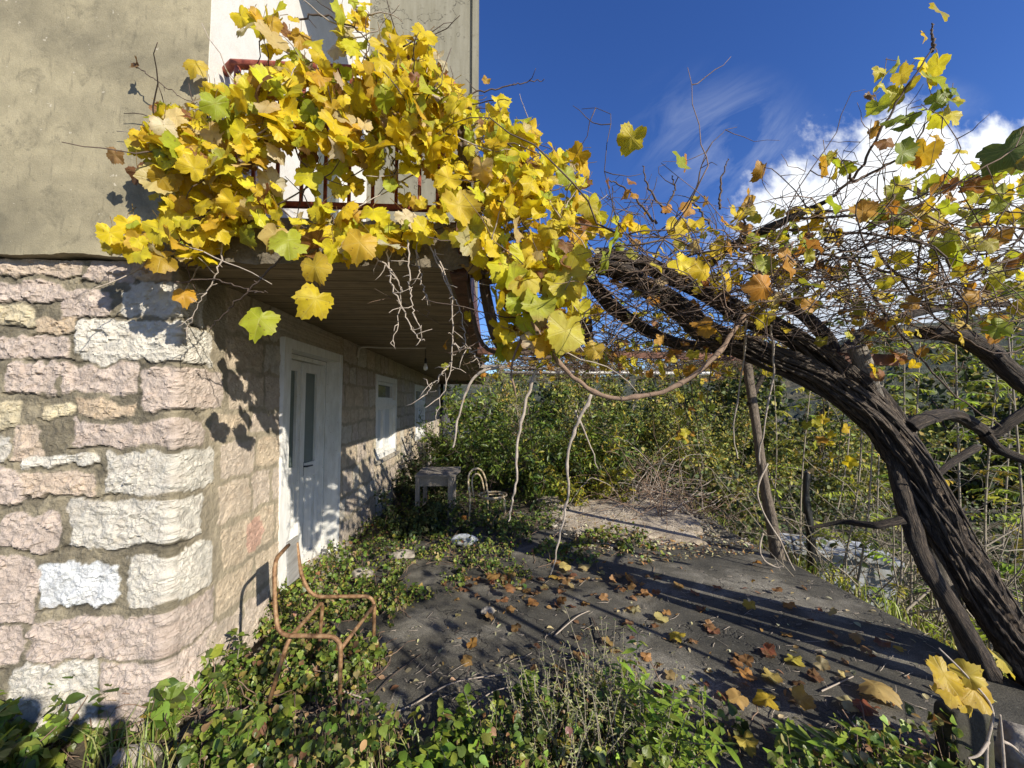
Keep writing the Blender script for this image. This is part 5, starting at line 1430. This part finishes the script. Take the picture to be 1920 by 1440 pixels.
bs = MB(); bs.tube(smooth_path([at(1524, 1075, 4.6), at(1518, 990, 4.6), at(1511, 940, 4.6), at(1514, 884, 4.6)], 40), np.linspace(.05, .03, 40), 16, ridge=bark_ridge(77, 16, 1.0, .4))
o = bs.build('burnt_stake', M['black']); tag(o, 'short blackened broken stake right of the round leaning post', 'stake')

# grass on the lower ground and tufts in the foreground
def grass(name, pts, h, label, pal):
    m = MB()
    for (x, y, z) in pts:
        hh = h * RNG.uniform(.5, 1.2); a = RNG.uniform(0, 6.28); l = RNG.uniform(.2, .9) * hh
        dx, dy = math.cos(a), math.sin(a); w_ = .0035
        V = [(x - dy * w_, y + dx * w_, z), (x + dy * w_, y - dx * w_, z), (x + dx * l * .35 - dy * w_ * .8, y + dy * l * .35 + dx * w_ * .8, z + hh * .65), (x + dx * l * .35 + dy * w_ * .8, y + dy * l * .35 - dx * w_ * .8, z + hh * .65), (x + dx * l, y + dy * l, z + hh * .95)]
        m.add(V, [(0, 1, 3), (0, 3, 2), (2, 3, 4)], pick(pal, 1, .2)[0])
    o = m.build(name, M['green_leaf']); tag(o, label, 'grass', kind='stuff')
q = np.stack([RNG.uniform(3.35, 7.5, 5200), RNG.uniform(1.8, 6.5, 5200)], -1)
q = q[np.argsort(q[:, 0] + RNG.normal(0, .8, len(q)))][:3800]
gzv = ground_z(q[:, 0], q[:, 1])
grass('grass', np.column_stack([q, gzv - .01]), .24, 'bright rough grass on the lower ground right of the terrace', [(3, (.32, .40, .06)), (2, (.42, .46, .09)), (1, (.46, .40, .16))])
pp = onz_many(sample_poly([(470, 1390), (700, 1380), (800, 1440), (700, 1560), (480, 1560)], 260))
grass('grass', pp, .17, 'thin grass blades at the front near the chair', [(3, (.20, .27, .06)), (2, (.33, .33, .12))])
pp = onz_many(sample_poly([(150, 1400), (340, 1400), (330, 1560), (140, 1560)], 160))
grass('grass', pp, .2, 'yellowing grass at the lower left by the pale stone', [(3, (.20, .27, .06)), (2, (.40, .34, .14))])

# ================================================================== LITTER
# small stuff nobody would count: twigs, petioles, leaflets
m = MB(); ml = MB()
TERR = [(700, 1190), (1000, 1090), (1200, 1050), (1450, 1060), (1600, 1120), (1760, 1200), (1880, 1330), (1880, 1440), (1300, 1340), (1000, 1330), (720, 1350)]
pp = onz_many(sample_poly(TERR, 380))
for p_ in pp:
    a = RNG.normal(.2, .9); L = RNG.uniform(.02, .05) + .12 * RNG.random() ** 4
    P = walk((p_[0], p_[1], .012), (math.cos(a), math.sin(a), 0), L, 3, .15); P[:, 2] = .011
    m.tube(P, RNG.uniform(.001, .0022), 4, c=(1, 1, 1))
n = 1330
pp = onz_many(np.concatenate([sample_poly(TERR, 330), sample_poly([(1060, 970), (1300, 965), (1440, 1040), (1200, 1060), (1080, 1030)], 1000)])); pp[:, 2] = .035
pp[:330, 2] = .012
put_leaves(ml, LANCE + OVATE, pp, rnd(n) * np.array([1, 1, .1]), np.tile([0, 0, 1.], (n, 1)) + rnd(n, .22), RNG.uniform(.02, .055, n), pick([(2, (.62, .52, .28)), (2, (.42, .26, .09)), (2, (.50, .48, .30)), (1, (.25, .12, .06))], n, .2))
o = m.build('twig_litter', M['pale_twig']); tag(o, 'tiny twigs and leaf stalks scattered over the dark terrace', 'litter', kind='stuff')
o = ml.build('leaf_litter', M['dull_leaf']); tag(o, 'small dry leaflets scattered on terrace and gravel', 'litter', kind='stuff')
# dead leaves caught under the ivy edge
n = 150
pp = onz_many(np.concatenate([sample_poly([(820, 1090), (1010, 1055), (1210, 1055), (1270, 1115), (1080, 1140), (860, 1150)], 90), sample_poly([(720, 1190), (1000, 1100), (1450, 1060), (1700, 1200), (1500, 1330), (1000, 1300)], 60)])); pp[:, 2] = .015 + RNG.random(n) * .03
mm_ = MB(); put_leaves(mm_, VINE, pp, rnd(n) * np.array([1, 1, .15]), np.tile([0, 0, 1.], (n, 1)) + rnd(n, .35), RNG.uniform(.025, .055, n), pick([(3, (.30, .15, .07)), (2, (.45, .26, .10)), (1.5, (.52, .40, .18)), (1.2, (.20, .09, .05))], n, .2))
o = mm_.build('leaf_litter', M['vine_leaf']); tag(o, 'drift of brown dead leaves along the edge of the ivy', 'litter', kind='stuff')

# the larger fallen vine leaves, each a thing
FALL = [(1480, 1140, 'orange brown', .055, (.5, .25, .06), 'just right of the long trunk shadow'), (1405, 1143, 'yellow', .05, (.62, .46, .07), 'beside the long trunk shadow'), (1420, 1062, 'orange', .05, (.5, .24, .05), 'in front of the round post'), (1345, 1105, 'rust red', .045, (.36, .13, .05), 'below the gravel edge'), (1180, 1095, 'orange', .055, (.55, .28, .06), 'at the right end of the leaf drift'), (1230, 1115, 'rust brown', .045, (.30, .12, .05), 'right of the leaf drift on bare concrete'),
 (1240, 1165, 'pale yellow', .06, (.6, .52, .2), 'on pale concrete behind the tall sprig'), (1270, 1203, 'yellow', .065, (.64, .50, .06), 'right of the tall green sprig'), (1440, 1225, 'dull red', .05, (.30, .10, .06), 'on the bare concrete beyond the long shadow'), (1487, 1243, 'lemon yellow', .06, (.60, .52, .08), 'in the middle of the right terrace'), (1445, 1273, 'pale gold', .065, (.62, .48, .14), 'near the middle of the terrace, toward the front'), (1400, 1290, 'burnt orange', .06, (.46, .22, .06), 'at the edge of the front weeds'), (1505, 1315, 'tan', .065, (.48, .33, .14), 'upright against the front litter'), (1505, 1345, 'gold', .06, (.58, .36, .08), 'close to the front weeds, right side'), (1385, 1345, 'pale orange', .06, (.56, .36, .12), 'among the front weeds'), (1440, 1352, 'yellow', .065, (.62, .44, .04), 'leaning in the front weeds, brightest there'),
 (1640, 1310, 'long curled tan', .10, (.58, .42, .16), 'near the mossy stump, largest on the terrace'), (1620, 1335, 'dark red', .065, (.24, .07, .04), 'half under the large curled tan leaf'), (1590, 1330, 'pale buff', .06, (.55, .48, .24), 'left of the dark red leaf'), (1605, 1205, 'orange tan', .05, (.52, .32, .12), 'toward the terrace edge by the leaning post'), (1655, 1210, 'brown', .05, (.26, .12, .07), 'near the foot of the leaning post'), (1688, 1222, 'golden', .04, (.6, .42, .05), 'standing on edge near the leaning post'), (1475, 1195, 'small orange', .04, (.5, .28, .08), 'right of the terrace middle'), (885, 1217, 'orange', .045, (.52, .27, .07), 'alone on the bare concrete right of the rusty chair'), (1050, 1262, 'brown gold', .045, (.36, .22, .06), 'beside the small leafy plant'), (1140, 1210, 'ochre', .05, (.42, .28, .1), 'behind the wispy weed'), (1060, 1070, 'pale yellow', .07, (.64, .52, .18), 'at the lower tip of the hanging pale cane'), (1095, 1068, 'cream yellow', .075, (.62, .50, .24), 'right of the hanging pale cane tip'), (1040, 1090, 'gold', .06, (.60, .40, .08), 'left in the drift under the pale cane'), (925, 1100, 'orange tan', .065, (.52, .30, .10), 'against the ivy edge'), (958, 1125, 'rust', .05, (.34, .16, .07), 'in front of the ivy edge'), (1000, 1135, 'brown orange', .055, (.42, .20, .07), 'on the concrete below the leaf drift'), (620, 1250, 'bright orange', .05, (.55, .20, .04), 'in the ivy between the rusty chair legs'), (740, 985, 'orange', .05, (.50, .24, .05), 'in the weeds in front of the table'), (870, 985, 'rust orange', .05, (.5, .22, .05), 'in the weeds left of the hoop chair'), (1400, 1430, 'yellow', .055, (.58, .46, .08), 'at the very front of the terrace weeds'), (1055, 1440, 'lemon', .055, (.55, .50, .07), 'at the front in round leaved weeds'), (1560, 1155, 'straw', .05, (.56, .46, .22), 'near the ragged terrace edge'), (1330, 1180, 'brown', .045, (.28, .15, .07), 'in the long trunk shadow'), (1540, 1255, 'buff', .045, (.5, .42, .24), 'between the two shadows toward the front')]
for i, (x, y, cn, s, c, where) in enumerate(FALL):
    p_ = onz(x, y)
    m = MB()
    tip = RNG.normal(0, 1, (1, 3)) * np.array([1, 1, .1]); nor = np.array([[0, -.15, 1.]]) + rnd(1, .28)
    put_leaves(m, VINE, np.zeros((1, 3)), tip, nor, np.array([s * 1.12]), np.array([c]))
    zlo = min(v[2] for a in m.V for v in a)
    o = m.build('fallen_leaf', M['vine_leaf'])
    o.location = (p_.x, p_.y, .010 - zlo + (.06 if 'weeds' in where or 'ivy' in where else 0))
    tag(o, f'{cn} fallen vine leaf {where}', 'leaf', 'larger leaves fallen on the terrace')

# bent pale stick in front of the chair, other sticks on the concrete
def stick(pts, r, label, mat_='pale_twig'):
    P = smooth_path([Vector(onz(x, y)) + Vector((0, 0, z)) for x, y, z in pts], 40)
    m = MB(); m.tube(P, np.linspace(r, r * .6, 40), 7)
    o = m.build('dead_stick', M[mat_]); tag(o, label, 'stick', 'dead sticks on the ground')
stick([(512, 1262, .16), (535, 1285, .13), (548, 1293, .10), (600, 1302, .07), (660, 1312, .03), (712, 1322, .012)], .007, 'pale kinked stick lying across the ivy below the rusty chair')
stick([(650, 1370, .02), (760, 1335, .02), (850, 1290, .03), (950, 1270, .02)], .005, 'thin grey stick across the concrete in front of the rusty chair')
stick([(640, 1345, .012), (700, 1310, .02), (740, 1270, .02), (790, 1230, .012)], .004, 'thin dark stick from the ivy onto the concrete near the chair', 'dark_twig')
stick([(1040, 1195, .012), (1080, 1165, .03), (1105, 1150, .02)], .005, 'short stick on the concrete beyond the small leafy plant')
stick([(1110, 1160, .012), (1130, 1215, .03), (1150, 1260, .015)], .005, 'dark stick lying behind the wispy weed', 'dark_twig')
stick([(870, 1350, .03), (930, 1330, .10), (1020, 1330, .12), (1090, 1350, .05)], .004, 'arched pale stem over the weeds at the front')
stick([(1540, 1300, .012), (1600, 1272, .012)], .005, 'short tan stick in the middle of the right terrace')
stick([(1600, 1365, .012), (1690, 1378, .012)], .007, 'straight pale stick left of the mossy stump')

# ================================================================== STONES
def rock(loc, size, label, mat_, name='stone', seed=0, group=None, sub=4, amp=.35, cubic=0.0):
    bm = bmesh.new(); bmesh.ops.create_icosphere(bm, subdivisions=sub, radius=1)
    co = np.array([v.co[:] for v in bm.verts])
    if cubic: 
        e = 2 + 10 * cubic
        nrm = (np.abs(co) ** e).sum(1) ** (1 / e); co = co / nrm[:, None]
    d = 1 + amp * .55 * (fbm(co * 5 + seed, 4, seed + 5, .6) - .5) * (1 - .7 * cubic) + amp * (fbm(co * 1.4 + seed * 7, 4, seed) - .5) * 2 - amp * .6 * np.abs(fbm(co * 2.6 + seed, 3, seed + 3) - .5)
    co = co * d[:, None] * np.array(size)
    for v, c in zip(bm.verts, co): v.co = c
    me = bpy.data.meshes.new(name); bm.to_mesh(me); bm.free()
    for pl in me.polygons: pl.use_smooth = True
    me.materials.append(M[mat_])
    o = bpy.data.objects.new(name, me); col.objects.link(o)
    o.location = loc
    tag(o, label, 'stone', group)
    return o
p_ = onz(914, 1153); rock((p_.x, p_.y, .03), (.055, .035, .035), 'small pale stone alone on the bare concrete', 'pale_rock', seed=1)
p_ = onz(700, 1085); rock((p_.x - .1, p_.y, .05), (.10, .08, .05), 'pale stone in the ivy right of the rusty chair back', 'pale_rock', seed=2)
p_ = onz(755, 1050); rock((p_.x, p_.y, .06), (.15, .09, .045), 'flat pale stone lying in the ivy by the door', 'pale_rock', seed=3)
p_ = onz(870, 1025); rock((p_.x, p_.y, .08), (.15, .10, .07), 'whitest stone showing through the weeds in front of the hoop chair', 'white_block', seed=4)
p_ = onz(250, 1437); rock((p_.x, p_.y, .03), (.10, .06, .06), 'pale stone in the grass at the foot of the gable wall', 'pale_rock', seed=5)
p_ = onz(1890, 1440, .05); rock((p_.x + .22, p_.y + .02, .05), (.17, .15, .10), 'grey rock at the right beside the mossy stump', 'pale_rock', seed=6)
b = at(1565, 1062, 5.0)
m = MB(); xs = np.linspace(-1, 1, 14)
bx = [(-.55, -.30, -.45), (.55, -.30, -.45), (.55, .30, -.45), (-.55, .30, -.45), (-.52, -.28, .22), (.52, -.27, .20), (.53, .28, .21), (-.53, .28, .23)]
m.hexa(bx); m.hexa([(-.60, -.34, .222), (.58, -.33, .202), (.58, .33, .212), (-.60, .33, .232), (-.60, -.34, .27), (.58, -.33, .25), (.58, .33, .26), (-.60, .33, .28)])
o = m.build('concrete_block', M['white_block'], smooth=False); o.location = (b.x, b.y, b.z); o.rotation_euler = (0, 0, R(-24))
bv_ = o.modifiers.new('bevel', 'BEVEL'); bv_.width = .015; bv_.segments = 2
tag(o, 'whitewashed concrete block standing low beyond the terrace edge', 'concrete block')
b = at(1822, 1440, 1.72)
o = rock((b.x + .03, b.y + .05, .0), (.095, .05, .27), 'squat mossy concrete stump at the front right corner of the terrace', 'shaded_moss_concrete', name='concrete_stump', seed=9, amp=.04, cubic=.9, sub=5); o['category'] = 'stump'

# low shoot with large yellow leaves in front of the leaning post
fs = empty('young_vine_shoot', tuple(onz(1900, 1420)), 'young shoot with a cluster of large yellow leaves in front of the mossy stump', 'vine shoot')
m = MB()
for pts in ([(1850, 1480, 1.62), (1850, 1400, 1.62), (1860, 1330, 1.62), (1815, 1270, 1.64), (1760, 1215, 1.7)], [(1885, 1480, 1.6), (1880, 1400, 1.6), (1875, 1340, 1.6)], [(1853, 1390, 1.62), (1835, 1415, 1.6), (1815, 1422, 1.6)], [(1880, 1390, 1.6), (1900, 1400, 1.62), (1930, 1430, 1.62)]):
    m.tube(smooth_path([at(*p) for p in pts], 24), np.linspace(.007, .0035, 24), 7)
m.build('stem', M['pale_twig'], fs)
lf = MB()
ll = [(1770, 1265, .085, (-.8, -.3, -.3), (.2, -.7, .7)), (1785, 1290, .085, (-.5, -.3, -.8), (.1, -.8, .6)), (1815, 1265, .07, (.6, -.2, .5), (.1, -.7, .7)), (1825, 1290, .105, (.8, -.3, -.35), (0, -.7, .7)), (1815, 1305, .095, (.2, -.3, -.9), (.1, -.85, .5)), (1880, 1240, .07, (.7, 0, -.3), (.2, -.6, .7))]
put_leaves(lf, VINE, np.array([tuple(at(a, b_, 1.64)) for a, b_, *_ in ll]), np.array([l[3] for l in ll], float), np.array([l[4] for l in ll], float), np.array([l[2] for l in ll]), np.array([(.60, .43, .04), (.62, .44, .04), (.60, .47, .06), (.60, .42, .05), (.58, .42, .05), (.56, .46, .06)]))
lf.build('foliage', M['vine_leaf'], fs)
rebase(fs)

# ================================================================== THE PHOTOGRAPHER, behind the lens: only the shadow is seen
pe = empty('person', (-.31, -.26, 0), 'person in dark clothes holding a phone up with both hands, seen only as a shadow', 'person')
J = [(-.31, -.26, 1.02), (-.31, -.25, 1.22), (-.31, -.22, 1.42), (-.30, -.20, 1.57), (-.30, -.17, 1.67), (-.29, -.155, 1.75), (-.29, -.155, 1.86),
     (-.50, -.20, 1.52), (-.46, -.10, 1.34), (-.13, -.045, 1.60), (-.095, -.03, 1.67),
     (-.10, -.22, 1.52), (.10, -.16, 1.34), (.09, -.04, 1.60), (.085, -.03, 1.67),
     (-.41, -.26, .95), (-.42, -.24, .52), (-.43, -.26, .08), (-.43, -.16, .04),
     (-.21, -.26, .95), (-.20, -.24, .52), (-.19, -.26, .08), (-.19, -.16, .04)]
E = [(0, 1), (1, 2), (2, 3), (3, 4), (4, 5), (5, 6), (3, 7), (7, 8), (8, 9), (9, 10), (3, 11), (11, 12), (12, 13), (13, 14), (0, 15), (15, 16), (16, 17), (17, 18), (0, 19), (19, 20), (20, 21), (21, 22)]
RAD = [.14, .13, .17, .12, .062, .105, .095, .085, .062, .042, .035, .085, .062, .042, .035, .095, .06, .045, .035, .095, .06, .045, .035]
me = bpy.data.meshes.new('body'); me.from_pydata(J, E, []); me.update()
body = bpy.data.objects.new('body', me); col.objects.link(body); body.parent = pe
sk = body.modifiers.new('skin', 'SKIN')
for v, r_ in zip(me.skin_vertices[0].data, RAD): v.radius = (r_, r_)
me.skin_vertices[0].data[0].use_root = True
body.modifiers.new('sub', 'SUBSURF').levels = 2
body.modifiers['sub'].render_levels = 2
me.materials.append(M['black'])
me.transform(Matrix.Translation(-Vector(pe.location)))
m = MB(); m.box((-.09, -.030, 1.655), (.075, -.021, 1.735)); o = m.build('phone', M['black']); tag(o, 'black phone held up in both hands in front of the face', 'phone')
